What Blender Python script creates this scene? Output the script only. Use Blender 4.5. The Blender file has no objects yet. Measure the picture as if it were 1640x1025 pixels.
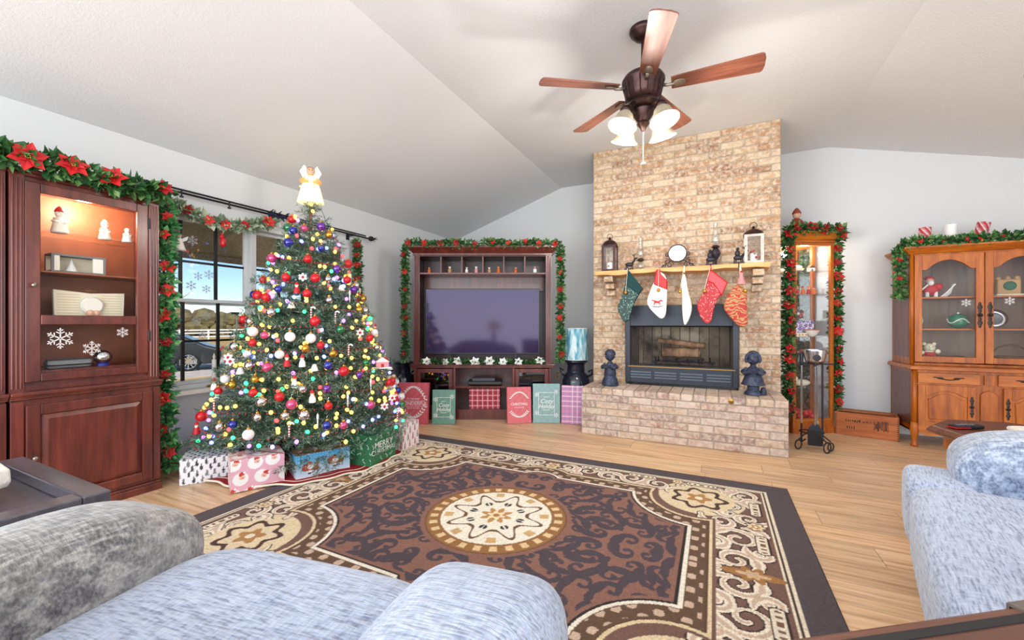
import bpy, bmesh, math, random
import numpy as np
from mathutils import Vector, Matrix, Euler
random.seed(7); RNG = np.random.default_rng(7)
PI = math.pi
scene = bpy.context.scene
COL = scene.collection

# ------------------------------------------------------------------ camera, sky, sun, fill lights, exposure
FPX, EYE, HORIZON = 659.0, 1.117, 518.0
YAW = math.atan2(324, 659)
SN, CS = math.sin(YAW), math.cos(YAW)
cam = bpy.data.objects.new('camera', bpy.data.cameras.new('camera'))
COL.objects.link(cam); scene.camera = cam
cam.location = (0, 0, EYE); cam.rotation_euler = (PI/2, 0, YAW)
cam.data.sensor_width = 36; cam.data.lens = 36*FPX/1640
cam.data.shift_y = (HORIZON-512.5)/1640
cam.data.clip_start = 0.02; cam.data.clip_end = 500

world = bpy.data.worlds.new('world'); scene.world = world; world.use_nodes = True
wn = world.node_tree.nodes; wl = world.node_tree.links
sky = wn.new('ShaderNodeTexSky'); sky.sky_type = 'NISHITA'; sky.sun_disc = False
sky.sun_elevation = math.radians(38); sky.sun_rotation = math.radians(120); sky.air_density = 0.9; sky.dust_density = 0.0; sky.ozone_density = 5.0
wl.new(sky.outputs[0], wn['Background'].inputs[0]); wn['Background'].inputs[1].default_value = 0.10

def light(name, kind, loc, rot, energy, color=(1, 1, 1), **kw):
    d = bpy.data.lights.new(name, kind); d.energy = energy; d.color = color
    for k, v in kw.items(): setattr(d, k, v)
    o = bpy.data.objects.new(name, d); COL.objects.link(o); o.location = loc; o.rotation_euler = rot
    return o
light('sun', 'SUN', (0, 0, 10), (math.radians(48), 0, math.radians(60)), 3.0, (1, .95, .86), angle=.01)
# unseen area lights added behind and beside the camera to brighten the room
light('rear_fill', 'AREA', (0, -2.55, 1.25), (-PI/2, 0, PI), 225, (.88, .945, 1), shape='RECTANGLE', size=6.8, size_y=2.3)
light('rear_left_fill', 'AREA', (-3.66, -1.3, 1.35), (0, -PI/2, 0), 50, (.78, .89, 1), shape='RECTANGLE', size=1.7, size_y=2.0)
light('side_fill', 'AREA', (3.55, .6, 1.2), (0, PI/2, 0), 40, (.82, .91, 1), shape='RECTANGLE', size=2.1, size_y=4.2)
scene.view_settings.view_transform = 'Standard'; scene.view_settings.look = 'None'
scene.view_settings.gamma = 1; scene.view_settings.use_curve_mapping = False
scene.cycles.max_bounces = 6
scene.view_settings.exposure = 0.52

# ------------------------------------------------------------------ helpers
def at(u, v, x=None, y=None, z=None):
    "a point of the photograph (1640 x 1025) on the plane x=, y= or z= of the room"
    r = (u-820)/FPX; d = Vector((-SN+CS*r, CS+SN*r, (HORIZON-v)/FPX))
    t = (z-EYE)/d.z if z is not None else y/d.y if y is not None else x/d.x
    p = d*t; p.z += EYE
    return p
def s2l(c):
    c = np.asarray(c, float)/255.0
    return np.where(c <= .04045, c/12.92, ((c+.055)/1.055)**2.4)
def C(r, g, b): return tuple(float(q) for q in s2l((r, g, b)))
def T(x=0, y=0, z=0): return Matrix.Translation((x, y, z))
def R(a, ax='Z'): return Matrix.Rotation(a, 4, ax)
def SC(x, y, z): return Matrix.Diagonal((x, y, z, 1))

MATS = {}
def nodemat(name):
    m = bpy.data.materials.new(name); m.use_nodes = True
    nt = m.node_tree; b = nt.nodes['Principled BSDF']
    MATS[name] = m
    return m, nt, b
def coords(nt, scale=(1, 1, 1), kind='Object', rnd=False):
    tc = nt.nodes.new('ShaderNodeTexCoord'); mp = nt.nodes.new('ShaderNodeMapping'); mp.inputs['Scale'].default_value = scale
    nt.links.new(tc.outputs[kind], mp.inputs[0])
    if rnd:
        oi = nt.nodes.new('ShaderNodeObjectInfo'); mu = nt.nodes.new('ShaderNodeVectorMath'); mu.operation = 'SCALE'
        mu.inputs[0].default_value = (37, 53, 71); nt.links.new(oi.outputs['Random'], mu.inputs['Scale']); nt.links.new(mu.outputs[0], mp.inputs['Location'])
    return mp.outputs[0]
def noise(nt, vec, scale, detail=4, rough=.6):
    n = nt.nodes.new('ShaderNodeTexNoise'); n.inputs['Scale'].default_value = scale; n.inputs['Detail'].default_value = detail; n.inputs['Roughness'].default_value = rough
    nt.links.new(vec, n.inputs['Vector']); return n.outputs[0]
def ramp(nt, fac, stops, interp='LINEAR'):
    r = nt.nodes.new('ShaderNodeValToRGB'); cr = r.color_ramp; cr.interpolation = interp
    while len(cr.elements) < len(stops): cr.elements.new(.5)
    for e, (p, c) in zip(cr.elements, stops): e.position = p; e.color = (*c[:3], 1)
    nt.links.new(fac, r.inputs[0]); return r.outputs[0]
def mix(nt, fac, a, b, mode='MIX'):
    m = nt.nodes.new('ShaderNodeMix'); m.data_type = 'RGBA'; m.blend_type = mode
    for s, v in ((m.inputs[0], fac), (m.inputs[6], a), (m.inputs[7], b)):
        if hasattr(v, 'links') or isinstance(v, bpy.types.NodeSocket): nt.links.new(v, s)
        elif isinstance(v, tuple): s.default_value = (*v[:3], 1)
        else: s.default_value = v
    return m.outputs[2]
def bump(nt, b, h, strength=.3, dist=.01):
    n = nt.nodes.new('ShaderNodeBump'); n.inputs['Strength'].default_value = strength; n.inputs['Distance'].default_value = dist
    nt.links.new(h, n.inputs['Height']); nt.links.new(n.outputs[0], b.inputs['Normal'])
def mat(name, col, rough=.5, metal=0, emit=0, ecol=None, var=0, vscale=20, bmp=0, bscale=60, spec=None, coat=0):
    if name in MATS: return MATS[name]
    m, nt, b = nodemat(name)
    b.inputs['Base Color'].default_value = (*col, 1); b.inputs['Roughness'].default_value = rough; b.inputs['Metallic'].default_value = metal
    if spec is not None: b.inputs['Specular IOR Level'].default_value = spec
    if coat: b.inputs['Coat Weight'].default_value = coat
    if emit: b.inputs['Emission Color'].default_value = (*(ecol or col), 1); b.inputs['Emission Strength'].default_value = emit
    if var:
        f = noise(nt, coords(nt), vscale)
        c = ramp(nt, f, [(.3, tuple(q*(1-var) for q in col)), (.7, tuple(min(1, q*(1+var)) for q in col))])
        nt.links.new(c, b.inputs['Base Color'])
    if bmp: bump(nt, b, noise(nt, coords(nt), bscale), bmp)
    return m
def wood(name, dark, mid, lightc, grain=(1, 1, 12), rough=.35, scale=3, rnd=False, coat=.15):
    m, nt, b = nodemat(name)
    vec = coords(nt, grain, rnd=rnd)
    f = noise(nt, vec, scale, 6, .65)
    c = ramp(nt, f, [(.28, dark), (.5, mid), (.75, lightc)])
    if rnd:
        oi = nt.nodes.new('ShaderNodeObjectInfo')
        k = ramp(nt, oi.outputs['Random'], [(0, (.80, .78, .76)), (.5, (1, 1, 1)), (1, (1.0, .93, .86))])
        c = mix(nt, 1.0, c, k, 'MULTIPLY')
    nt.links.new(c, b.inputs['Base Color']); b.inputs['Roughness'].default_value = rough; b.inputs['Coat Weight'].default_value = coat; b.inputs['Coat Roughness'].default_value = .2
    bump(nt, b, f, .08, .004)
    return m
def glassmat(name, tint=(1, 1, 1), refl=.5, rough=.02):
    m = bpy.data.materials.new(name); m.use_nodes = True; nt = m.node_tree; nt.nodes.clear()
    o = nt.nodes.new('ShaderNodeOutputMaterial'); t = nt.nodes.new('ShaderNodeBsdfTransparent'); g = nt.nodes.new('ShaderNodeBsdfGlossy'); x = nt.nodes.new('ShaderNodeMixShader')
    t.inputs[0].default_value = (*tint, 1); g.inputs['Roughness'].default_value = rough; x.inputs[0].default_value = refl
    nt.links.new(t.outputs[0], x.inputs[1]); nt.links.new(g.outputs[0], x.inputs[2]); nt.links.new(x.outputs[0], o.inputs[0])
    MATS[name] = m; return m
def paintmat(name, rough=.6, bmp=0, bscale=400, coat=0):
    m, nt, b = nodemat(name)
    a = nt.nodes.new('ShaderNodeAttribute'); a.attribute_name = 'Col'
    nt.links.new(a.outputs['Color'], b.inputs['Base Color']); b.inputs['Roughness'].default_value = rough; b.inputs['Coat Weight'].default_value = coat
    if bmp: bump(nt, b, noise(nt, coords(nt), bscale), bmp, .004)
    return m

class MB:
    def __init__(s): s.v = []; s.f = []
    def add(s, v, f, M=None):
        n = len(s.v)
        s.v += [tuple(M @ Vector(p)) for p in v] if M is not None else [tuple(p) for p in v]
        s.f += [tuple(i+n for i in q) for q in f]; return s
    def box(s, x0, x1, y0, y1, z0, z1, M=None):
        return s.add([(x0, y0, z0), (x1, y0, z0), (x1, y1, z0), (x0, y1, z0), (x0, y0, z1), (x1, y0, z1), (x1, y1, z1), (x0, y1, z1)],
                     [(0, 3, 2, 1), (4, 5, 6, 7), (0, 1, 5, 4), (1, 2, 6, 5), (2, 3, 7, 6), (3, 0, 4, 7)], M)
    def taper(s, a, b, z0, z1, M=None):
        "a, b: (x0,x1,y0,y1) below and above"
        return s.add([(a[0], a[2], z0), (a[1], a[2], z0), (a[1], a[3], z0), (a[0], a[3], z0), (b[0], b[2], z1), (b[1], b[2], z1), (b[1], b[3], z1), (b[0], b[3], z1)],
                     [(0, 3, 2, 1), (4, 5, 6, 7), (0, 1, 5, 4), (1, 2, 6, 5), (2, 3, 7, 6), (3, 0, 4, 7)], M)
    def lathe(s, prof, n=16, M=None, caps=True):
        v = []; f = []
        for r, z in prof:
            for k in range(n): a = 2*PI*k/n; v.append((r*math.cos(a), r*math.sin(a), z))
        for i in range(len(prof)-1):
            for k in range(n): f.append((i*n+k, i*n+(k+1) % n, (i+1)*n+(k+1) % n, (i+1)*n+k))
        if caps:
            if prof[0][0] > 1e-5: f.append(tuple(range(n-1, -1, -1)))
            if prof[-1][0] > 1e-5: f.append(tuple(range((len(prof)-1)*n, len(prof)*n)))
        return s.add(v, f, M)
    def tube(s, pts, r, n=6, closed=False):
        P_ = [Vector(p) for p in pts]; m = len(P_); v = []; f = []
        up = Vector((0.13, 0.27, 1)).normalized()
        for i, p in enumerate(P_):
            t = (P_[(i+1) % m]-P_[i-1]) if closed else (P_[min(i+1, m-1)]-P_[max(i-1, 0)])
            if t.length < 1e-9: t = Vector((0, 0, 1))
            t.normalize(); a = t.cross(up)
            if a.length < 1e-3: a = t.cross(Vector((1, 0, 0)))
            a.normalize(); b = a.cross(t)
            rr = r[i] if isinstance(r, (list, tuple)) else r
            for k in range(n): q = 2*PI*k/n; v.append(p+a*(rr*math.cos(q))+b*(rr*math.sin(q)))
        for i in range(m if closed else m-1):
            j = (i+1) % m
            for k in range(n): f.append((i*n+k, i*n+(k+1) % n, j*n+(k+1) % n, j*n+k))
        if not closed: f.append(tuple(range(n))); f.append(tuple(range((m-1)*n+n-1, (m-1)*n-1, -1)))
        return s.add(v, f)
    def cyl(s, p0, p1, r0, r1=None, n=10): return s.tube([p0, p1], [r0, r0 if r1 is None else r1], n)
    def sph(s, c, r, n=10, m=7, sc=(1, 1, 1), M=None):
        prof = [(max(1e-6, math.sin(PI*i/m))*r, -math.cos(PI*i/m)*r) for i in range(m+1)]
        q = T(*c) @ SC(*sc)
        return s.lathe(prof, n, (M @ q) if M is not None else q, caps=False)
    def sup(s, c, d, e1=.5, e2=.5, n=36, m=20, M=None):
        "superellipsoid: a rounded cushion with half sizes d"
        pw = lambda a, e: math.copysign(abs(a)**e, a)
        v = []; f = []
        for i in range(m+1):
            p = -PI/2+PI*i/m
            for k in range(n):
                a = 2*PI*k/n; v.append((c[0]+d[0]*pw(math.cos(p), e1)*pw(math.cos(a), e2), c[1]+d[1]*pw(math.cos(p), e1)*pw(math.sin(a), e2), c[2]+d[2]*pw(math.sin(p), e1)))
        for i in range(m):
            for k in range(n): f.append((i*n+k, i*n+(k+1) % n, (i+1)*n+(k+1) % n, (i+1)*n+k))
        return s.add(v, f, M)
    def poly(s, pts, y0, y1, M=None):
        "outline in XZ, extruded from y0 to y1"
        n = len(pts)
        return s.add([(x, y0, z) for x, z in pts]+[(x, y1, z) for x, z in pts],
                     [tuple(range(n)), tuple(range(2*n-1, n-1, -1))]+[(k, k+n, (k+1) % n+n, (k+1) % n) for k in range(n)], M)
    def frame(s, x0, x1, z0, z1, w, y0, y1, M=None, top=None, bot=None):
        t = w if top is None else top; b = w if bot is None else bot
        s.box(x0, x0+w, y0, y1, z0, z1, M); s.box(x1-w, x1, y0, y1, z0, z1, M)
        s.box(x0+w, x1-w, y0, y1, z1-t, z1, M); return s.box(x0+w, x1-w, y0, y1, z0, z0+b, M)
    def mesh(s, name, smooth=False, fix=True):
        me = bpy.data.meshes.new(name); me.from_pydata(s.v, [], s.f)
        if fix:
            bm = bmesh.new(); bm.from_mesh(me); bmesh.ops.recalc_face_normals(bm, faces=bm.faces); bm.to_mesh(me); bm.free()
        if smooth:
            me.polygons.foreach_set('use_smooth', [True]*len(me.polygons))
            if smooth == 'auto': me.set_sharp_from_angle(angle=.7)
        return me
    def build(s, name, m, parent=None, smooth=False, bev=0, loc=None, rot=None, fix=True, seg=2):
        return link(name, s.mesh(name, smooth, fix), m, parent, bev, loc, rot, seg)
def link(name, me, m, parent=None, bev=0, loc=None, rot=None, seg=2):
    o = bpy.data.objects.new(name, me); COL.objects.link(o)
    if m is not None and not me.materials: me.materials.append(MATS[m] if isinstance(m, str) else m)
    o.parent = parent
    if loc is not None: o.location = loc
    if rot is not None: o.rotation_euler = rot
    if bev:
        b = o.modifiers.new('bevel', 'BEVEL'); b.width = bev; b.segments = seg; b.limit_method = 'ANGLE'; b.harden_normals = False
    return o
def tag(o, label, cat, group=None, kind=None):
    if label: o['label'] = label
    if cat: o['category'] = cat
    if group: o['group'] = group
    if kind: o['kind'] = kind
    return o
def thing(name, label, cat, loc=(0, 0, 0), rz=0, group=None):
    o = bpy.data.objects.new(name, None); COL.objects.link(o); o.location = loc; o.rotation_euler = (0, 0, rz); o.empty_display_size = .05
    return tag(o, label, cat, group)
def struct(o, label=None, cat=None):
    o['kind'] = 'structure'
    if label: o['label'] = label
    if cat: o['category'] = cat
    return o
def copy_tree(o, parent=None):
    c = o.copy(); COL.objects.link(c); c.parent = parent
    for ch in list(o.children): copy_tree(ch, c)
    return c
def grid(name, fn, w, h, nx, ny, m, parent=None, M=None):
    "flat panel in local XY, w x h, coloured by fn(X, Y) -> sRGB 0..255"
    xs = np.linspace(-w/2, w/2, nx+1); ys = np.linspace(-h/2, h/2, ny+1)
    X, Y = np.meshgrid(xs, ys); col = fn(X, Y).reshape(-1, 3)
    co = np.stack([X, Y, np.zeros_like(X)], -1).reshape(-1, 3)
    if M is not None:
        A = np.array(M); co = co @ A[:3, :3].T + A[:3, 3]
    i = np.arange(nx*ny); r = i//nx; k = i % nx; a = r*(nx+1)+k
    q = np.stack([a, a+1, a+nx+2, a+nx+1], -1)
    me = bpy.data.meshes.new(name); me.vertices.add(len(co)); me.vertices.foreach_set('co', co.ravel())
    me.loops.add(len(q)*4); me.loops.foreach_set('vertex_index', q.ravel()); me.polygons.add(len(q)); me.polygons.foreach_set('loop_start', np.arange(len(q))*4)
    me.update(calc_edges=True)
    at_ = me.color_attributes.new('Col', 'FLOAT_COLOR', 'POINT')
    rgba = np.ones((len(co), 4)); rgba[:, :3] = s2l(col); at_.data.foreach_set('color', rgba.ravel())
    return link(name, me, m, parent)
def text(name, body, size, m, parent, M, depth=.001, align='CENTER', shear=0, xs=1):
    cu = bpy.data.curves.new(name, 'FONT'); cu.body = body; cu.size = size; cu.extrude = depth/2; cu.align_x = align; cu.align_y = 'CENTER'; cu.shear = shear; cu.resolution_u = 3
    o = bpy.data.objects.new('tmp', cu); COL.objects.link(o)
    bpy.context.view_layer.update()
    me = bpy.data.meshes.new_from_object(o.evaluated_get(bpy.context.evaluated_depsgraph_get()))
    bpy.data.objects.remove(o); bpy.data.curves.remove(cu); me.materials.clear(); me.transform(M @ SC(xs, 1, 1)); me.name = name
    return link(name, me, m, parent)
FRONT = R(PI/2, 'X')     # local XY panel -> upright XZ panel seen from -Y

# ------------------------------------------------------------------ materials
def build_mats():
    m, nt, b = nodemat('plaster'); b.inputs['Base Color'].default_value = (*C(216, 218, 220), 1); b.inputs['Roughness'].default_value = .9
    bump(nt, b, noise(nt, coords(nt), 55, 3), .12, .01)
    m, nt, b = nodemat('ceiling_paint'); b.inputs['Base Color'].default_value = (*C(224, 226, 228), 1); b.inputs['Roughness'].default_value = .95
    bump(nt, b, noise(nt, coords(nt), 70, 4, .7), .28, .012)
    wood('plank_oak', C(172, 130, 94), C(226, 188, 146), C(246, 220, 184), (.9, 16, 1), .38, 2.4, True, .1)
    wood('cherry', C(58, 20, 17), C(98, 40, 32), C(128, 58, 44), (6, 6, .7), .3, 3, coat=.35)
    wood('cherry_dark', C(40, 14, 14), C(62, 24, 22), C(82, 34, 28), (6, 6, .7), .35, 3)
    wood('honey_oak', C(116, 52, 6), C(172, 88, 10), C(200, 118, 26), (6, 6, .7), .38, 3, coat=.1)
    wood('honey_oak_flat', C(120, 56, 10), C(180, 96, 22), C(206, 128, 42), (.7, 6, 6), .38, 3, coat=.1)
    wood('hutch_inside', C(110, 86, 74), C(140, 112, 98), C(160, 132, 116), (6, 6, .7), .45, 3)
    wood('hutch_side', C(90, 48, 40), C(112, 64, 54), C(130, 80, 68), (6, 6, .7), .35, 3)
    wood('pine', C(196, 132, 72), C(222, 164, 100), C(236, 188, 128), (.8, 8, 8), .5, 3, coat=.05)
    wood('crate_wood', C(126, 62, 26), C(176, 96, 46), C(200, 122, 66), (.8, 8, 8), .55, 3, coat=0)
    wood('dark_table', C(64, 60, 66), C(84, 80, 88), C(104, 98, 104), (.8, 8, 8), .28, 3, coat=.4)
    wood('trunk_wood', C(66, 34, 24), C(98, 56, 40), C(124, 76, 56), (.8, 8, 8), .35, 3, coat=.3)
    wood('fan_blade', C(84, 44, 32), C(126, 72, 54), C(154, 98, 76), (.6, 9, 9), .4, 4, coat=.3)
    wood('bark', C(70, 48, 36), C(128, 96, 72), C(176, 142, 110), (1, 1, .3), .9, 9, coat=0)
    for nm, stops in (('brick', [(160, 116, 84), (186, 150, 114), (168, 126, 92), (202, 178, 150), (140, 96, 64), (190, 160, 124)]), ('brick_hearth', [(186, 154, 140), (204, 178, 162), (172, 138, 124), (212, 192, 176), (150, 124, 118), (196, 168, 146)])):
        m, nt, b = nodemat(nm)
        oi = nt.nodes.new('ShaderNodeObjectInfo')
        k = ramp(nt, oi.outputs['Random'], [(i/6+.02, C(*c)) for i, c in enumerate(stops)])
        v = coords(nt, rnd=True); f = noise(nt, v, 26, 5, .7)
        k = mix(nt, ramp(nt, f, [(.42, (0, 0, 0)), (.62, (.75, .75, .75))]), k, C(222, 206, 186))
        f2 = noise(nt, v, 12, 4, .6)
        k = mix(nt, ramp(nt, f2, [(.55, (0, 0, 0)), (.72, (.6, .6, .6))]), k, C(150, 102, 66))
        nt.links.new(k, b.inputs['Base Color']); b.inputs['Roughness'].default_value = .92; bump(nt, b, f, .35, .008)
    mat('mortar', C(176, 164, 148), .95, var=.1, bmp=.3)
    m, nt, b = nodemat('firebrick')
    bt = nt.nodes.new('ShaderNodeTexBrick'); nt.links.new(coords(nt, (1, 1, 1)), bt.inputs[0]); bt.inputs['Scale'].default_value = 5
    bt.inputs[1].default_value = (*C(196, 180, 156), 1); bt.inputs[2].default_value = (*C(170, 152, 130), 1); bt.inputs[3].default_value = (*C(70, 62, 54), 1)
    k = mix(nt, ramp(nt, noise(nt, coords(nt), 4), [(.48, (0, 0, 0)), (.7, (1, 1, 1))]), bt.outputs[0], C(50, 44, 40)); nt.links.new(k, b.inputs['Base Color']); b.inputs['Roughness'].default_value = .95
    # chenille upholstery: short broken weft streaks over a cool grey ground
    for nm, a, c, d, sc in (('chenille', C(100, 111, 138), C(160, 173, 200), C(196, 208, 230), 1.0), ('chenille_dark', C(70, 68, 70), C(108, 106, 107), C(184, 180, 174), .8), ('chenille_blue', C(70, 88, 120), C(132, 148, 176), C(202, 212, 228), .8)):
        m, nt, b = nodemat(nm)
        f1 = noise(nt, coords(nt, (24*sc, 170*sc, 130*sc)), 1, 2, .5); f2 = noise(nt, coords(nt, (150*sc, 30*sc, 30*sc)), 1, 2, .5); f3 = noise(nt, coords(nt), 5, 2)
        k = ramp(nt, f1, [(.36, a), (.44, c), (.62, d)]); k2 = ramp(nt, f2, [(.36, a), (.5, c), (.64, d)])
        k = mix(nt, .62 if nm != 'chenille' else .3, k, k2); k = mix(nt, ramp(nt, f3, [(.35, (0, 0, 0)), (.7, (.35, .35, .35))]), k, d)
        nt.links.new(k, b.inputs['Base Color']); b.inputs['Roughness'].default_value = .85; b.inputs['Sheen Weight'].default_value = .5; b.inputs['Sheen Roughness'].default_value = .4
        bump(nt, b, f1, .9, .008)
    paintmat('rug_pile', .95, .5, 500); paintmat('print', .45, coat=.15); paintmat('print_cloth', .85)
    glassmat('pane', (1, 1, 1), .05); glassmat('cabinet_glass', (.98, .98, .97), .012); glassmat('clear_glass', (.95, .96, .95), .18, .05); glassmat('frost_bubble', (.9, .9, .9), .25, .1)
    m, nt, b = nodemat('shade_glass'); b.inputs['Base Color'].default_value = (*C(150, 140, 118), 1); b.inputs['Roughness'].default_value = .3; b.inputs['Transmission Weight'].default_value = .3
    b.inputs['Emission Color'].default_value = (1, .9, .72, 1); b.inputs['Emission Strength'].default_value = .10
    mat('white_paint', C(236, 236, 236), .45); mat('white_vinyl', C(226, 228, 230), .4); mat('black_metal', C(34, 32, 36), .45, .3); mat('black_bar', C(30, 28, 30), .5)
    mat('iron', C(52, 48, 56), .5, .5, bmp=.2); mat('bronze', C(70, 50, 48), .35, .8, var=.4, vscale=30); mat('brass', C(170, 128, 60), .3, .9); mat('pewter', C(150, 140, 130), .35, .9); mat('silver', C(214, 214, 220), .18, 1); mat('chrome', C(200, 200, 204), .15, 1)
    mat('enamel_blue_black', C(36, 40, 56), .22, .2, coat=.6); mat('fire_black', C(46, 50, 60), .4, .3); mat('tv_black', C(16, 15, 18), .3)
    m, nt, b = nodemat('tv_screen'); b.inputs['Base Color'].default_value = (*C(58, 46, 78), 1); b.inputs['Roughness'].default_value = .08; b.inputs['Specular IOR Level'].default_value = .32; b.inputs['Specular Tint'].default_value = (.82, .74, 1, 1)
    mat('mirror', C(235, 236, 236), .03, 1); mat('statue', C(56, 63, 84), .42, .15, var=.7, vscale=45, bmp=.5, bscale=70); mat('cream', C(240, 230, 206), .7); mat('white', C(244, 243, 240), .6); mat('skin', C(224, 178, 150), .6); mat('porcelain', C(242, 236, 226), .25, coat=.4)
    mat('red', C(190, 22, 30), .5); mat('red_satin', C(196, 14, 30), .38, coat=.2); mat('red_velvet', C(150, 10, 26), .85, var=.2); mat('green', C(32, 92, 56), .55); mat('dark_red', C(110, 14, 22), .6); mat('brown', C(104, 66, 42), .7); mat('tan', C(196, 154, 106), .7); mat('gold', C(206, 158, 66), .28, .9); mat('orange', C(222, 110, 36), .5); mat('black', C(20, 20, 22), .5); mat('grey', C(120, 120, 124), .6); mat('blue', C(30, 52, 150), .4); mat('pink', C(226, 150, 160), .6); mat('purple', C(110, 70, 170), .5); mat('teal', C(70, 130, 140), .6)
    for nm, c in (('leaf_green', [(22, 62, 30), (52, 104, 50), (112, 146, 84)]), ('leaf_flare_washed', [(96, 120, 92), (140, 160, 128), (190, 200, 170)]), ('leaf_bright', [(26, 84, 44), (60, 130, 70), (120, 178, 110)]), ('leaf_holly', [(24, 70, 40), (58, 116, 60), (120, 160, 90)])):
        m, nt, b = nodemat(nm); g = nt.nodes.new('ShaderNodeNewGeometry')
        nt.links.new(ramp(nt, g.outputs['Random Per Island'], [(0, C(*c[0])), (.55, C(*c[1])), (1, C(*c[2]))]), b.inputs['Base Color']); b.inputs['Roughness'].default_value = .5
    m, nt, b = nodemat('needle'); g = nt.nodes.new('ShaderNodeNewGeometry')
    nt.links.new(ramp(nt, g.outputs['Random Per Island'], [(0, C(30, 62, 46)), (.5, C(70, 108, 82)), (.82, C(124, 152, 124)), (1, C(206, 216, 206))]), b.inputs['Base Color']); b.inputs['Roughness'].default_value = .6
    m, nt, b = nodemat('petal_red'); g = nt.nodes.new('ShaderNodeObjectInfo')
    nt.links.new(ramp(nt, g.outputs['Random'], [(0, C(150, 8, 22)), (.6, C(200, 18, 30)), (1, C(222, 46, 44))]), b.inputs['Base Color']); b.inputs['Roughness'].default_value = .55
    mat('petal_white', C(242, 242, 238), .6); mat('petal_faded', C(150, 40, 84), .6)
    m, nt, b = nodemat('dry_grass'); nt.links.new(ramp(nt, noise(nt, coords(nt), .7, 6), [(.3, C(176, 142, 84)), (.7, C(214, 182, 118))]), b.inputs['Base Color']); b.inputs['Roughness'].default_value = 1
    mat('concrete', C(206, 196, 184), .9, var=.1, vscale=2); mat('soffit', C(176, 164, 146), .95, var=.5, vscale=40); mat('car_paint', C(46, 48, 52), .35, .2, coat=.4); mat('car_glass', C(60, 72, 86), .08); mat('tyre', C(28, 28, 30), .8); mat('thicket', C(122, 112, 78), 1, var=.45, vscale=.8); mat('thicket_green', C(84, 96, 62), 1, var=.45, vscale=.8)
    m, nt, b = nodemat('sequin_green'); v = nt.nodes.new('ShaderNodeTexVoronoi'); v.inputs['Scale'].default_value = 95; nt.links.new(coords(nt, (1, 1, .45)), v.inputs['Vector'])
    nt.links.new(ramp(nt, v.outputs['Distance'], [(.2, C(150, 200, 176)), (.3, C(16, 60, 54)), (.8, C(8, 40, 38))]), b.inputs['Base Color']); b.inputs['Roughness'].default_value = .45
    m, nt, b = nodemat('sequin_red'); v = nt.nodes.new('ShaderNodeTexVoronoi'); v.inputs['Scale'].default_value = 95; nt.links.new(coords(nt, (1, 1, .5)), v.inputs['Vector'])
    nt.links.new(ramp(nt, v.outputs['Distance'], [(.18, C(250, 200, 196)), (.28, C(196, 14, 28)), (.8, C(160, 6, 20))]), b.inputs['Base Color']); b.inputs['Roughness'].default_value = .5
    m, nt, b = nodemat('paisley'); w = nt.nodes.new('ShaderNodeTexWave'); w.wave_type = 'RINGS'; w.inputs['Scale'].default_value = 9; w.inputs['Distortion'].default_value = 11; w.inputs['Detail'].default_value = 1.5; w.inputs['Detail Scale'].default_value = 2.2; nt.links.new(coords(nt), w.inputs['Vector'])
    k = ramp(nt, w.outputs['Fac'], [(.0, C(176, 52, 48)), (.55, C(186, 62, 52)), (.68, C(206, 168, 104)), (1, C(160, 132, 80))]); nt.links.new(k, b.inputs['Base Color']); b.inputs['Roughness'].default_value = .7
    m, nt, b = nodemat('teal_streak'); nt.links.new(ramp(nt, noise(nt, coords(nt, (16, 16, 3)), 1.6, 4), [(.32, C(46, 116, 150)), (.46, C(120, 184, 200)), (.6, C(226, 236, 236)), (.8, C(150, 200, 210))]), b.inputs['Base Color']); b.inputs['Roughness'].default_value = .8
    mat('crate_ink', C(60, 40, 30), .8); mat('blanket', C(232, 226, 214), .95, bmp=.5, bscale=160)
build_mats()
# ------------------------------------------------------------------ the room
XL, XR, YB, YR = -3.72, 3.6, 5.5, -2.6
ZW, ZC = 2.44, 3.02             # wall head on the window side, flat middle of the vault
CL, CR = -1.93, 1.115           # the two creases of the vault
ZRW = ZC-(XR-CR)*.26
WY0, WY1, WZ0, WZ1 = 1.22, 3.40, .60, 2.0
floor = struct(MB().box(XL-.1, XR+.1, YR-.1, YB+.1, -.12, -.012).build('floor', mat('floor_base', C(150, 118, 88), .6, var=.15)))
pv = []
for L in (1.22, .8, .42):
    pv.append((L, MB().box(.0012, L-.0012, .0012, .1888, -.012, 0).mesh('plank')))
for me in pv: me[1].materials.append(MATS['plank_oak'])
y = .35; row = 0
while y < YB:
    x = XL - [0, .45, .83, .2, .62][row % 5]
    while x < XR:
        L, me = pv[0] if random.random() < .8 else random.choice(pv[1:])
        if x+L > XL-.05:
            link('plank', me, None, floor, loc=(x, y, 0))
        x += L
    y += .19; row += 1
MB().box(XL, XR, YR, .35, -.012, -.0005).build('plank_field', 'plank_oak', floor)
w = MB()
w.box(XL-.15, XL, YR, -2.3, 0, ZW).box(XL-.15, XL, -.3, WY0, 0, ZW).box(XL-.15, XL, -2.3, -.3, 0, .5).box(XL-.15, XL, -2.3, -.3, 2.2, ZW).box(XL-.15, XL, WY1, YB+.15, 0, ZW).box(XL-.15, XL, WY0, WY1, 0, WZ0).box(XL-.15, XL, WY0, WY1, WZ1, ZW)
struct(w.build('wall_left', 'plaster'))
prof = [(XL, ZW), (CL, ZC), (CR, ZC), (XR, ZRW)]
struct(MB().poly([(XL, 0), *prof, (XR, 0)], YB, YB+.15).build('wall_back', 'plaster'))
w = MB()     # right wall with a wide opening
w.box(XR, XR+.15, YR, -1.55, 0, ZRW).box(XR, XR+.15, 2.75, YB+.15, 0, ZRW).box(XR, XR+.15, -1.55, 2.75, 2.27, ZRW)
struct(w.build('wall_right', 'plaster'))
w = MB()     # rear wall with a wide opening
for a_, b_ in ((XL, -3.45), (3.45, XR)): w.box(a_, b_, YR-.15, YR, 0, ZW)
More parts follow.
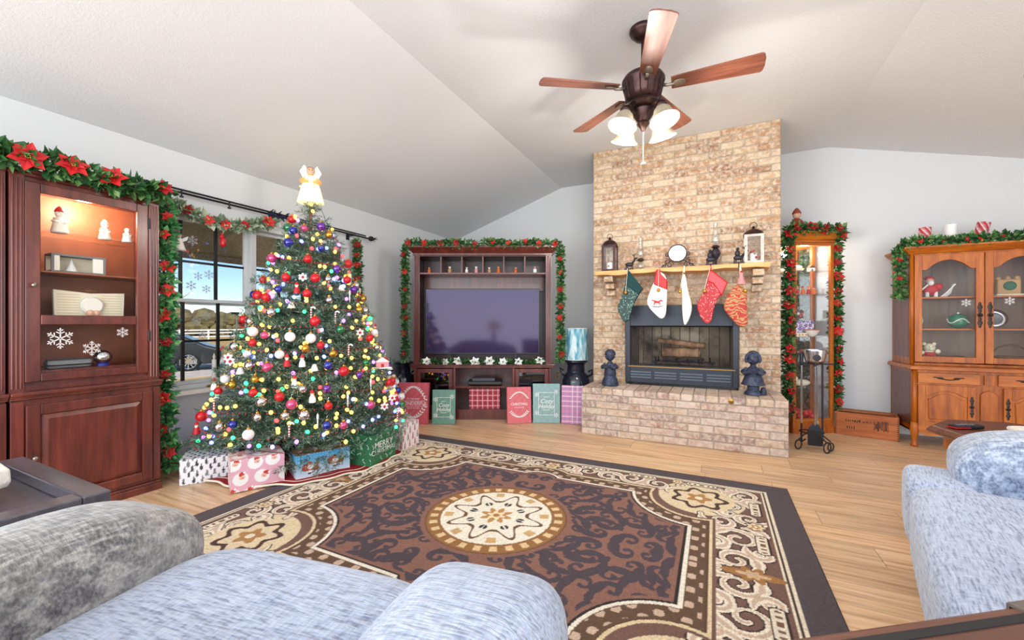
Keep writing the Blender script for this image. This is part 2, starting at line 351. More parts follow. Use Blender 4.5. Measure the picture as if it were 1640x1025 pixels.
w.poly([(XL, 2.5-.06), *prof, (XR, 2.44)], YR-.15, YR)
struct(w.build('wall_rear', 'plaster'))
cp = [(x, z) for x, z in prof]
struct(MB().poly(cp+[(x, z+.12) for x, z in reversed(cp)], YR-.15, YB+.15).build('ceiling', 'ceiling_paint'))
struct(MB().box(XL, XL+.014, YR, YB, 0, .085).build('baseboard_left', mat('oak_base', C(176, 118, 66), .5, var=.15)))
struct(MB().box(XL, -1.214, YB-.014, YB, 0, .085).box(.556, XR, YB-.014, YB, 0, .085).build('baseboard_back', 'white_paint'))

# ------------------------------------------------------------------ the window on the left wall and what lies outside
win = struct(MB().frame(WY0, WY1, WZ0, WZ1, .035, 0, .1, T(XL, 0, 0) @ R(PI/2)).build('window_1', 'white_vinyl', bev=.004), 'white double-hung window pair with black grid bars', 'window')
WM = T(XL-.05, 0, 0) @ R(PI/2)          # local x -> room y, local y -> room -x
MB().box(2.285, 2.335, -.03, .06, WZ0, WZ1, WM).build('mullion', 'white_vinyl', win, bev=.004)
MB().box(WY0-.06, WY1+.06, -.14, .02, WZ0-.035, WZ0, WM).build('window_sill', 'white_paint', win, bev=.006)
zm = 1.29
for a, b in ((WY0+.035, 2.285), (2.335, WY1-.035)):
    MB().frame(a, b, zm-.02, WZ1-.035, .028, .02, .05, WM).build('upper_sash', 'white_vinyl', win, bev=.003)
    MB().frame(a, b, WZ0+.035, zm+.025, .028, -.012, .018, WM).build('lower_sash', 'white_vinyl', win, bev=.003)
    for z0, z1, yy in ((zm, WZ1-.06, .035), (WZ0+.06, zm, .003)):
        MB().box(a+.02, b-.02, yy-.002, yy+.002, z0, z1, WM).build('pane', 'pane', win)
        for k in (1, 2, 3):
            q = a+(b-a)*k/4
            MB().box(q-.011, q+.011, yy-.009, yy+.009, z0, z1, WM).build('grid_bar', 'black_bar', win)
        zz = (z0+z1)/2
        MB().box(a+.02, b-.02, yy-.008, yy+.008, zz-.009, zz+.009, WM).build('grid_bar', 'black_bar', win)
def flake(mb, M, r, t=.0016, w=.1):
    for k in range(6):
        Q = M @ R(k*PI/3, 'Y')
        mb.box(-w*r*.5, w*r*.5, -t, 0, 0, r, Q)
        for h, l in ((.45, .34), (.72, .24)):
            for s in (-1, 1): mb.box(-w*r*.4, w*r*.4, -t, 0, 0, l*r, Q @ T(0, 0, h*r) @ R(s*PI/3.2, 'Y'))
    return mb
for y_, z_, r_ in ((1.87, 1.5, .035), (1.95, 1.52, .04), (1.82, 1.42, .04), (1.93, 1.40, .035), (1.83, 1.78, .04), (1.86, 1.14, .035), (1.93, 1.18, .04), (1.9, 1.02, .03)):
    flake(MB(), WM @ T(y_, -.016, z_), r_).build('snowflake_decal', mat('decal', C(196, 200, 206), .7), win)
struct(MB().box(-90, XL-.15, -40, 90, -.8, -.6).build('lawn', 'dry_grass'), 'dry golden lawn outside the window', 'lawn')
struct(MB().box(-22, -14.8, -40, 80, -.61, -.585).build('driveway', 'concrete'), 'pale concrete driveway outside the window', 'driveway')
struct(MB().box(-6.9, XL-.16, -6, 12, 2.16, 2.3).box(-7.0, -6.88, -6, 12, 2.08, 2.34).build('porch_ceiling', 'soffit'), 'rough brown porch ceiling outside the window', 'porch')
for i, (x_, y_, w_, h_, m_) in enumerate([(-58, 10, 9, 3.2, 'thicket'), (-60, 22, 11, 4.0, 'thicket'), (-62, 33, 10, 3.4, 'thicket_green'), (-62, 44, 11, 4.2, 'thicket'), (-60, 54, 10, 4.6, 'thicket_green'), (-60, 66, 12, 4.8, 'thicket_green')]):
    mb = MB() if i == 0 else mb
    for k in range(60):
        a = random.uniform(-1, 1); s = random.uniform(.5, 1.2)
        mb.sph((x_+random.uniform(-2, 2), y_+a*w_*.62, -.6+h_*random.uniform(.15, .8)*(1-.3*a*a)), s, 6, 4, (1, 1.3, 1))
tag(mb.build('treeline', 'thicket', fix=False), 'far brown brushy treeline beyond the white fence', 'treeline', None, 'stuff')
fence = thing('rail_fence', 'long white rail fence across the far field', 'fence', (-44, 0, -.6))
for k in range(26): MB().box(-.06, .06, -.06, .06, 0, 1.15).build('post', 'white', fence, loc=(0, -6+k*2.4, 0))
for z_ in (.45, .8, 1.08): MB().box(-.03, .03, -6, 54.2, z_-.06, z_+.06).build('rail', 'white', fence)
p = at(379, 508, x=-30)
lp = thing('yard_lamp', 'thin grey yard lamp post standing in the far field', 'lamp post', (-30, p.y, -.6))
MB().cyl((0, 0, 0), (0, 0, 2.4), .05, .04, 8).build('pole', 'grey', lp); MB().box(-.12, .12, -.3, .12, 2.35, 2.5).build('lamp_head', 'black', lp)
hs = thing('farm_house', 'tiny white farm house at the far treeline', 'house', (-50, 41.5, -.6))
MB().box(-2, 2, -2.2, 2.2, 0, 1.8).build('wall', 'white', hs); MB().poly([(-2.2, 1.8), (2.2, 1.8), (0, 2.9)], -2.4, 2.4).build('roof', 'grey', hs)
MB().box(2.0, 2.03, -.4, .2, 0, 1.3).build('door', 'brown', hs)
p = at(255, 470, x=-20)
bt = thing('yard_tree', 'bare thin tree growing beside the driveway', 'tree', (-20, p.y, -.6))
MB().tube([(0, 0, 0), (.1, .05, 1.2), (-.05, .1, 2.4)], [.12, .09, .05], 7).build('trunk', 'bark', bt)
mb = MB()
for k in range(40):
    a = random.uniform(0, 2*PI); e = random.uniform(.2, 1.2); l = random.uniform(.6, 1.5); z0 = random.uniform(1.0, 2.4)
    q = Vector((math.cos(a)*math.cos(e), math.sin(a)*math.cos(e), math.sin(e)))
    mb.tube([(0, 0, z0), Vector((0, 0, z0))+q*l*.6, Vector((0, 0, z0+.1))+q*l], [.03, .018, .006], 4)
mb.build('branches', 'bark', bt)['kind'] = 'stuff'
# car parked on the driveway
car = thing('sedan_car', 'dark grey sedan parked on the driveway outside the window', 'car', tuple(at(306, 591, z=-.585)), math.radians(239))
body = [(-.9, .25), (-.98, .55), (-.94, .78), (-.5, .92), (.25, 1.30), (.9, 1.42), (1.7, 1.38), (2.4, .98), (3.5, .84), (3.72, .6), (3.7, .25), (3.1, .22), (3.0, .42), (2.75, .52), (2.5, .42), (2.4, .22), (.36, .22), (.28, .44), (0, .54), (-.28, .44), (-.36, .22)]
MB().poly(body, -.88, .88).build('car_body', 'car_paint', car, bev=.09, seg=3)
MB().poly([(-.25, .98), (.32, 1.26), (.75, 1.34), (.75, .96)], -.9, .9).build('car_window', 'car_glass', car); MB().poly([(.82, .96), (.82, 1.35), (1.65, 1.32), (2.2, .98)], -.9, .9).build('car_window', 'car_glass', car)
for s_ in (-1, 1): MB().box(-.985, -.80, min(s_*.62, s_*.885), max(s_*.62, s_*.885), .72, .79).build('tail_lamp', 'red', car)
for wx, sd in ((0, -1), (2.75, -1), (0, 1), (2.75, 1)):
    wh = MB().tube([(math.cos(a)*.29+wx, sd*.84, .33+math.sin(a)*.29) for a in [2*PI*k/24 for k in range(24)]], .055, 8, True).build('tyre', 'tyre', car, smooth=True)
    mb = MB()
    for k in range(10): mb.box(-.016, .016, -.02, .02, .05, .26, T(wx, sd*.87, .33) @ R(2*PI*k/10, 'Y'))
    mb.lathe([(.07, -.02), (.07, .02)], 12, T(wx, sd*.88, .33) @ R(PI/2, 'X'))
    mb.tube([(math.cos(a)*.24+wx, sd*.87, .33+math.sin(a)*.24) for a in [2*PI*k/24 for k in range(24)]], .018, 6, True); mb.build('wheel_rim', 'silver', wh)

# curtain rod
rod = thing('curtain_rod', 'black double curtain rod with leaf finials above the window', 'curtain rod', (XL+.09, 0, 2.11))
MB().cyl((0, 1.45, 0), (0, 3.58, 0), .009, n=8).build('rod_bar', 'black_metal', rod); MB().cyl((.035, 1.45, .012), (.035, 3.5, .012), .008, n=8).build('rod_bar', 'black_metal', rod)
for y_ in (1.5, 2.45, 3.35): MB().box(-.09, .04, y_-.008, y_+.008, -.012, -.002).box(-.09, -.08, y_-.02, y_+.02, -.05, .03).build('bracket', 'black_metal', rod)
for y_ in (1.68, 2.02): MB().lathe([(.014, 0), (.014, .01), (.006, .012), (.006, .05), (.0, .05)], 8, T(.035, y_, -.045)).build('curtain_ring', 'black_metal', rod)
mb = MB(); mb.sph((.02, 3.6, 0), .03, 8, 6, (1, 1.3, 1))
for k in range(5): mb.cyl((.02, 3.63, 0), (.02+.03*math.cos(k), 3.68, .03*math.sin(k)), .008, .002, 5)
mb.build('finial', 'black_metal', rod)
mb = MB()
for k in range(26):
    a = random.uniform(0, 6.3); y_ = 2.36+random.random()*.2
    mb.cyl((.02, y_, 0), (.02+.05*math.cos(a), y_+.03, .05*math.sin(a)), .012, .002, 4)
mb.build('finial', mat('navy', C(40, 40, 70), .5), rod)
cd = thing('candle_lamp', 'white electric candle lamp standing on the window sill', 'candle', (XL+.03, 1.955, WZ0))
MB().lathe([(.05, 0), (.05, .012), (.02, .02), (.016, .03)], 16).build('base', 'brass', cd); MB().lathe([(.016, .03), (.016, .22), (.008, .225)], 12).build('candle', 'white', cd); MB().lathe([(.006, .225), (.011, .245), (.001, .275)], 8).build('bulb', mat('clear_bulb', C(240, 236, 220), .2), cd)

# ------------------------------------------------------------------ the brick fireplace
FX0, FX1, FY, HYF, HZ = -1.214, .556, 4.52, 4.06, .475
OX0, OX1, OZ1 = -.858, .212, 1.305
fp = thing('fireplace', 'tall tan brick fireplace with raised hearth and black firebox', 'fireplace')
core = MB().box(FX0+.008, OX0, FY+.008, YB, HZ-.05, ZC).box(OX1, FX1-.008, FY+.008, YB, HZ-.05, ZC).box(OX0, OX1, FY+.008, YB, OZ1, ZC).box(OX0, OX1, 5.12, YB, HZ-.05, OZ1).build('chimney_breast', 'mortar', fp)
CH, BL = (ZC-HZ)/37.0, .2115
bmeshes = {}
def brickmesh(L, D, H_, m):
    k = (round(L, 3), round(D, 3), round(H_, 3), m)
    if k not in bmeshes:
        j = .0045; mb = MB()
        mb.taper((j, L-j, .004, D), (j, L-j, 0.004, D), j, H_-j)
        x0, x1, z0, z1 = j, L-j, j, H_-j
        mb = MB().add([(x0, D, z0), (x1, D, z0), (x1, D, z1), (x0, D, z1), (x0, .005, z0), (x1, .005, z0), (x1, .005, z1), (x0, .005, z1), (x0+.005, 0, z0+.005), (x1-.005, 0, z0+.005), (x1-.005, 0, z1-.005), (x0+.005, 0, z1-.005)],
                     [(8, 9, 10, 11), (4, 5, 9, 8), (5, 6, 10, 9), (6, 7, 11, 10), (7, 4, 8, 11), (0, 1, 5, 4), (1, 2, 6, 5), (2, 3, 7, 6), (3, 0, 4, 7)])
        bmeshes[k] = mb.mesh('brick'); bmeshes[k].materials.append(MATS[m])
    return bmeshes[k]
def course(x0, x1, off, gap=None):
    "bricks of one course between x0 and x1 in running bond, leaving the gap free"
    out = []; x = x0-off
    while x < x1-.01:
        a, b = max(x, x0), min(x+BL, x1)
        if gap and b > gap[0] and a < gap[1]:
            if gap[0]-a > .035: out.append((a, gap[0]))
            if b-gap[1] > .035: out.append((gap[1], b))
        elif b-a > .03: out.append((a, b))
        x += BL
    return out
for i in range(37):
    z = HZ+i*CH; gap = (OX0, OX1) if z < OZ1-.02 else None
    for a, b in course(FX0, FX1, (i % 2)*BL/2, gap):
        link('brick', brickmesh(round(b-a, 3), .03, CH, 'brick'), None, core, loc=(a, FY+random.uniform(-.002, .002), z))
sb = MB()
for X, s in ((FX0, 1), (FX1, -1)):
    for i in range(37):
        z = HZ+i*CH; yy = FY+.02-(i % 2)*.1
        while yy < YB:
            a, b = max(yy, FY+.02), min(yy+BL, YB); sb.box(min(X, X+s*.02), max(X, X+s*.02), a+.005, b-.005, z+.005, z+CH-.005); yy += BL
sb.build('side_brickwork', 'brick', fp)['kind'] = 'stuff'
hearth = MB().box(FX0+.008, FX1-.008, HYF+.008, FY+.02, 0, HZ-.012).build('hearth', 'mortar', fp)
hh = (HZ-.068)/6
for i in range(6):
    for a, b in course(FX0, FX1, (i % 2)*BL/2+.06):
        link('brick', brickmesh(round(b-a, 3), .03, hh, 'brick_hearth'), None, hearth, loc=(a, HYF+random.uniform(-.002, .002), i*hh))
n = 17; bw = (FX1-FX0)/n
hm = brickmesh(bw, .225, .068, 'brick_hearth')
for k in range(n):
    for q in (0, 1): link('brick', hm, None, hearth, loc=(FX0+k*bw, HYF-.004+q*.229, HZ-.068+random.uniform(-.001, .001)))
hs_ = MB()
for X, s in ((FX0, 1), (FX1, -1)):
    for i in range(6):
        for a, b in ((HYF+.03, HYF+.13), (HYF+.13, HYF+.34), (HYF+.34, FY)) if i % 2 else ((HYF+.03, HYF+.23), (HYF+.23, FY)): hs_.box(min(X, X+s*.02), max(X, X+s*.02), a+.005, b-.005, i*hh+.005, (i+1)*hh-.005)
hs_.build('hearth_side_brickwork', 'brick_hearth', fp)['kind'] = 'stuff'
g = at(1171, 643, y=HYF-.01)
MB().lathe([(.022, 0), (.022, .01), (.008, .012), (.0, .012)], 14, T(g.x, HYF, g.z) @ R(PI/2, 'X')).build('gas_key_plate', 'brass', fp)
sh = [(x, 1.62+.006*math.sin(x*9)+.004*math.sin(x*23)) for x in np.linspace(-1.125, .445, 30)]
MB().poly(sh+[(.452, 1.664), (-1.13, 1.664)], 4.27, FY+.01).build('mantel_shelf', 'pine', fp, bev=.006)
for X in (-1.0, .36):
    cb = MB().box(X-.045, X+.045, FY-.17, FY+.01, 1.552, 1.616).build('corbel', 'mortar', fp)
    for k, dp in enumerate((.20, .14, .08)): link('brick', brickmesh(.1, dp+.01, .068, 'brick'), None, cb, loc=(X-.05, FY-dp, 1.55-k*.07))
# firebox insert
fb = MB().frame(OX0+.003, OX1-.003, HZ+.02, OZ1-.004, .05, FY-.025, FY+.03, top=.21, bot=.185).build('firebox_frame', 'fire_black', fp, bev=.004)
for k in range(4): MB().box(OX0+.07, OX1-.07, FY-.034, FY-.02, 1.20+k*.022, 1.213+k*.022).build('louvre', 'fire_black', fb)
MB().box(OX0+.0, OX1, FY-.035, FY-.02, 1.29, 1.302).build('hood', 'fire_black', fb)
for c in range(4):
    for k in range(3):
        x0 = OX0+.055+c*.245
        MB().box(x0, x0+.21, FY-.031, FY-.022, .545+k*.028, .557+k*.028).build('louvre', mat('louvre_grey', C(96, 102, 114), .35, .4), fb)
MB().box(OX0+.03, OX1-.03, FY-.028, FY-.02, .66, .668).build('sill_strip', 'brass', fb)
ib = MB().box(OX0+.045, OX0+.06, FY+.03, 5.05, .64, 1.12).box(OX1-.06, OX1-.045, FY+.03, 5.05, .64, 1.12).box(OX0+.05, OX1-.05, 5.04, 5.06, .64, 1.12).box(OX0+.05, OX1-.05, FY+.03, 5.05, .63, .65).box(OX0+.05, OX1-.05, FY+.03, 5.05, 1.10, 1.12).build('firebox_lining', 'firebrick', fb)
for x0, x1 in ((OX0+.055, OX0+.30), (OX1-.25, OX1-.055)):
    mb = MB(); s = .02
    k = -int(.45/s)
    while x0+k*s < x1:
        for sg in (1, -1):
            a = x0+k*s if sg == 1 else x0+k*s
            # diagonal wire clipped to the curtain
            p0, p1 = (a, .67), (a+.43, 1.10)
            t0 = max(0, (x0-a)/.43); t1 = min(1, (x1-a)/.43)
            if t1 > t0:
                A_, B_ = (a+t0*.43, .67+t0*.43), (a+t1*.43, .67+t1*.43)
                if sg == -1: A_, B_ = (x0+x1-A_[0], A_[1]), (x0+x1-B_[0], B_[1])
                mb.tube([(A_[0], FY+.045, A_[1]), (B_[0], FY+.045, B_[1])], .0016, 3)
        k += 1
    mb.build('mesh_curtain', 'black_metal', fb, fix=False)['kind'] = 'stuff'
MB().cyl((OX0+.05, FY+.045, 1.085), (OX1-.05, FY+.045, 1.085), .006, n=6).build('curtain_rail', 'black_metal', fb)
fcx = -.30
gr = thing('log_grate', 'black iron log grate inside the firebox', 'grate', (fcx, 4.74, .65))
for k in range(6): MB().tube([(-.26+k*.104, -.12, .10), (-.26+k*.104, -.11, .06), (-.26+k*.104, .12, .06), (-.26+k*.104, .13, .10)], .008, 6).build('bar', 'iron', gr)
for y_ in (-.07, .08): MB().box(-.31, .31, y_-.008, y_+.008, .045, .06).build('rail', 'iron', gr)
for sx in (-.28, .28):
    for y_ in (-.07, .08): MB().box(sx-.008, sx+.008, y_-.008, y_+.008, 0, .05).build('leg', 'iron', gr)
def log(name, label, p0, p1, r, m='bark'):
    a, b = Vector(p0), Vector(p1); pts = []; rs = []
    for k in range(9):
        t = k/8; pts.append(a.lerp(b, t)+Vector((random.uniform(-.008, .008), random.uniform(-.008, .008), random.uniform(-.008, .008)))); rs.append(r*random.uniform(.88, 1.1))
    o = thing(name, label, 'log', tuple(a.lerp(b, .5)))
    c = a.lerp(b, .5); d = (b-a).normalized()
    MB().tube([q-c for q in pts], rs, 9).build('bark', m, o, smooth=True)
    for e, sg in ((a, -1), (b, 1)): MB().cyl(e-c, e-c+d*sg*.004, r*.82, n=10).build('cut_end', 'tan', o)
log('fire_log', 'long thin pale log lying on top of the firebox logs', (fcx-.24, 4.70, .93), (fcx+.22, 4.76, .885), .03)
log('fire_log', 'thick split brown log in the middle of the firebox', (fcx-.2, 4.74, .80), (fcx+.16, 4.75, .80), .06)
log('fire_log', 'dark charred log low on the iron grate', (fcx-.2, 4.66, .735), (fcx+.2, 4.66, .735), .028, mat('char', C(50, 42, 40), .95, var=.5))

# ------------------------------------------------------------------ the rug
RX0, RX1, RY0, RY1 = -2.69, .433, .90, 3.28
def stamp(mask, xs, ys, pts, rad):
    h = xs[1]-xs[0]
    for (px, py), r in zip(pts, rad):
        i0, i1 = int((px-r-xs[0])/h), int((px+r-xs[0])/h)+2; j0, j1 = int((py-r-ys[0])/h), int((py+r-ys[0])/h)+2
        i0, j0 = max(i0, 0), max(j0, 0)
        if i1 <= i0 or j1 <= j0 or i0 >= len(xs) or j0 >= len(ys): continue
        sx, sy = xs[i0:i1], ys[j0:j1]
        mask[j0:j1, i0:i1] |= ((sx[None, :]-px)**2+(sy[:, None]-py)**2) < r*r
def spiral(cx, cy, r, a0, hand, th, turns=1.15, tail=.9):
    P_, W = [], []
    for s in np.linspace(0, 1, 46):
        a = a0+hand*s*turns*2*PI; q = r*(1-.82*s)
        P_.append((cx+q*math.cos(a), cy+q*math.sin(a))); W.append(th*(.75+.25*math.sin(s*9))*(1-.45*s))
    bx, by = P_[0]; ta = a0-hand*PI/2
    for s in np.linspace(0, 1, 26):
        a = ta+hand*-.9*s
        bx += math.cos(a)*r*tail/14; by += math.sin(a)*r*tail/14
        P_.append((bx, by)); W.append(th*(1.15-.95*s)+.35*th*abs(math.sin(s*8)))
    return P_, W
def rug_colours(X, Y):
    ny, nx = X.shape; xs, ys = X[0], Y[:, 0]; hx = xs[xs >= -1e-9]; hy = ys[ys >= -1e-9]
    x, y = np.meshgrid(hx, hy); out = np.zeros(x.shape+(3,)); put = lambda m, c: out.__setitem__(m, c)
    d = np.maximum(x-.985, y-.68)
    d = np.maximum(d, .40-np.hypot(x-1.03, y-.74)); d = np.minimum(d, np.hypot(x, y-.60)-.14)
    rng = random.Random(3)
    out[:] = (84, 74, 78)
    b = np.maximum(x-1.43, y-1.06)
    put(b < 0, (232, 220, 196)); put((b < -.012) & (b > -.02), (70, 54, 48)); put(b < -.032, (118, 88, 78))
    # border scrolls
    dk = np.zeros(x.shape, bool); cr = np.zeros(x.shape, bool); pk = np.zeros(x.shape, bool)
    spots = [(1.22, .10, .085, .3, 1), (1.24, .32, .10, 2.2, -1), (1.16, .50, .08, 4.0, 1), (1.30, .58, .07, 5.0, -1), (1.22, .74, .09, 1.0, 1), (1.30, .92, .085, 2.6, -1), (1.12, .93, .085, 4.4, 1),
             (.95, .95, .075, .4, -1), (.78, .90, .085, 3.4, 1), (.60, .93, .085, 5.4, -1), (.44, .90, .08, 1.2, 1), (.28, .93, .08, 3.0, -1), (.12, .95, .07, 5.1, 1), (1.13, .26, .06, 5.6, 1), (.9, .82, .05, 2, 1), (.5, .82, .05, 4, -1), (1.33, .2, .05, 4, 1), (1.12, .66, .05, 0, -1), (1.32, .40, .05, 1, -1), (1.2, .62, .05, 3, 1), (1.33, .82, .045, 2, 1), (1.22, .99, .04, 5, 1), (1.04, .88, .05, 3, -1), (.7, .98, .04, 1, -1), (.36, .98, .04, 2, 1), (.2, .84, .05, 5, 1), (.68, .82, .045, .5, 1), (1.13, .0, .05, 2, 1), (1.13, .42, .04, 3, -1)]
    for cx, cy, r, a, hd in spots:
        P_, W = spiral(cx, cy, r, a, hd, .024)
        stamp(dk, hx, hy, P_, [w_+.007 for w_ in W]); stamp(cr, hx, hy, P_, W); stamp(pk, hx, hy, P_, [w_*.42 for w_ in W])
    zone = (b < -.04) & (d > .15)
    cor = zone & (np.hypot(x-1.05, y-.78) < .25); put(cor, (224, 206, 170)); zone = zone & ~(np.hypot(x-1.05, y-.78) < .19)
    put(dk & zone, (58, 42, 40)); put(cr & zone, (236, 226, 206)); put(pk & zone, (206, 180, 158))
    for cx, cy, vert in [(1.345, .30, 1), (1.345, .74, 1), (1.05, 1.0, 0), (.66, 1.005, 0), (.3, 1.005, 0)]:
        ax, ay = (abs(x-cx), abs(y-cy)) if vert else (abs(y-cy), abs(x-cx))
        e = np.maximum(ax*1.0, ay-.07+ax*.4); put(e < .032, (52, 40, 38)); put(e < .024, (232, 220, 198)); put((e < .012) & ((ay*30 % 1) < .45), (120, 92, 72))
    for cx, cy, r in [(1.04, .77, .15), (1.33, .50, .05), (.9, 1.0, .04), (0, .93, .07)]:
        a = np.arctan2(y-cy, x-cx); q = np.hypot(x-cx, y-cy)/r
        m = q < 1+.14*np.cos(7*a); m2 = q < .8+.14*np.cos(7*a); m3 = q < .42+.1*np.cos(5*a)
        put(m, (76, 54, 44)); put(m2, (226, 206, 172)); put(m3, (178, 132, 78)); put(q < .16, (240, 228, 200))
    q = np.hypot((x-1.28)*.75, y*1.5); a = np.arctan2(y, x-1.28); put(q < .075+.02*np.cos(6*a), (164, 116, 66)); put(q < .04+.012*np.cos(6*a), (206, 176, 142))
    # stepped inner bands
    put(d < .135, (222, 202, 164)); put(d < .118, (92, 66, 50)); put(d < .112, (100, 76, 58))
    chk = (np.sin(x*62)*np.sin(y*62) > .32) & (d > .035) & (d < .10); put(chk, (204, 178, 156)); put((d < .030), (238, 230, 214)); put(d < .012, (40, 34, 36)); fld = d < 0
    put(fld, (138, 99, 86))
    sc_ = np.zeros(x.shape, bool)
    gy = .06
    while gy < .72:
        gx = .05+.07*rng.random()
        while gx < 1.0:
            P_, W = spiral(gx+rng.uniform(-.02, .02), gy+rng.uniform(-.02, .02), rng.uniform(.04, .06), rng.uniform(0, 6.28), rng.choice((-1, 1)), rng.uniform(.017, .024), .8, 2.0)
            stamp(sc_, hx, hy, P_, W); gx += .132
        gy += .112
    put(sc_ & (d < -.02) & (np.hypot(x, y) > .43), (76, 66, 74))
    q = np.hypot(x, y); a = np.arctan2(y, x)
    put(q < .405, (120, 84, 56)); ring = (q < .395) & (q > .32); put(ring, (150, 106, 62)); put(ring & (np.cos(28*a) > .1) & (abs(q-.357) < .022), (226, 196, 150)); put(q < .318, (240, 232, 214))
    wv = .215+.05*np.cos(8*a)+.012*np.cos(16*a); put(abs(q-wv) < .011, (106, 78, 50)); put((q < .30) & (q > .25) & (np.cos(8*a) < -.75), (206, 170, 116))
    put((np.hypot((q-.15)*1.0, (np.mod(a+PI/8, PI/4)-PI/8)*.15) < .024) & (abs(np.mod(a+PI/8, PI/4)-PI/8) > .03), (56, 54, 56)); put(q < .075+.02*np.cos(8*a), (190, 140, 84)); put(q < .045+.012*np.cos(6*a), (236, 218, 180)); put(q < .02, (176, 124, 70))
    full = np.concatenate([out[::-1][:-1] if abs(hy[0]) < 1e-6 else out[::-1], out], 0)
    full = np.concatenate([full[:, ::-1][:, :-1] if abs(hx[0]) < 1e-6 else full[:, ::-1], full], 1)
    k = RNG.normal(1, .05, full.shape[:2])[..., None]
    return np.clip(full[:ny, :nx]*k, 0, 255)
rug = thing('area_rug', 'brown and cream scrollwork area rug with central medallion', 'rug', ((RX0+RX1)/2, (RY0+RY1)/2, 0))
wx, wy = RX1-RX0, RY1-RY0
grid('pile', rug_colours, wx, wy, 640, 488, 'rug_pile', rug, T(0, 0, .011))
MB().box(-wx/2-.004, wx/2+.004, -wy/2-.004, wy/2+.004, .001, .0105).build('binding', mat('rug_edge', C(54, 46, 48), .95), rug)
# ------------------------------------------------------------------ small figures
def figure(name, label, cat, loc, h, body, head='skin', hat=None, rz=0, group=None, ears=False, base=None, arms=True, bag=None):
    "a little standing figurine: robe, arms, head with a face, optional hat, ears, base, sack"
    o = thing(name, label, cat, loc, rz, group); k = h
    mb = MB().lathe([(.001, 0), (.24*k, .0), (.25*k, .05*k), (.2*k, .3*k), (.15*k, .52*k), (.08*k, .6*k), (.001, .62*k)], 12)
    if arms:
        for s in (-1, 1): mb.tube([(s*.13*k, 0, .54*k), (s*.2*k, -.06*k, .42*k), (s*.06*k, -.17*k, .38*k)], [.05*k, .055*k, .04*k], 7)
    mb.build('body', body, o, smooth=True)
    hd = MB().sph((0, -.01*k, .72*k), .14*k, 12, 9).sph((0, -.15*k, .71*k), .022*k, 6, 5)
    if ears:
        for s in (-1, 1): hd.sph((s*.1*k, 0, .84*k), .05*k, 8, 6)
    hdo = hd.build('head', head, o, smooth=True)
    MB().sph((-.05*k, -.135*k, .75*k), .015*k, 6, 4).sph((.05*k, -.135*k, .75*k), .015*k, 6, 4).build('eyes', 'black', hdo)
    if hat: MB().lathe([(.15*k, .78*k), (.15*k, .82*k), (.1*k, .92*k), (.03*k, 1.0*k), (.001, 1.0*k)], 12).build('hat', hat, o, smooth=True)
    if base: MB().lathe([(.3*k, 0), (.3*k, .04*k), (.27*k, .05*k), (.001, .051*k)], 16).build('base', base, o)
    if bag: MB().sup((.16*k, .08*k, .35*k), (.13*k, .12*k, .16*k), 1, 1, 12, 8).build('sack', bag, o, smooth=True)
    return o
def knob(parent, p, m='pewter', M=None, r=.013):
    q = (M if M is not None else T()) @ T(*p) @ R(PI/2, 'X')
    return MB().lathe([(r*.5, 0), (r*.45, .012), (r, .018), (r*1.05, .024), (r*.6, .03), (.001, .031)], 12, q).build('knob', m, parent, smooth=True)
def panel_door(parent, x0, x1, z0, z1, y, m, w=.05, name='door', bevelpanel=True, inner=None):
    "frame and raised panel"
    d = MB().frame(x0, x1, z0, z1, w, y-.02, y).build(name, m, parent, bev=.004)
    p = MB(); a = (x0+w, x1-w, z0+w, z1-w); q = .03
    p.add([(a[0], y-.004, a[2]), (a[1], y-.004, a[2]), (a[1], y-.004, a[3]), (a[0], y-.004, a[3]), (a[0]+q, y-.016, a[2]+q), (a[1]-q, y-.016, a[2]+q), (a[1]-q, y-.016, a[3]-q), (a[0]+q, y-.016, a[3]-q)],
          [(4, 5, 6, 7), (0, 1, 5, 4), (1, 2, 6, 5), (2, 3, 7, 6), (3, 0, 4, 7)])
    p.build('raised_panel', inner or m, d, fix=False)
    return d

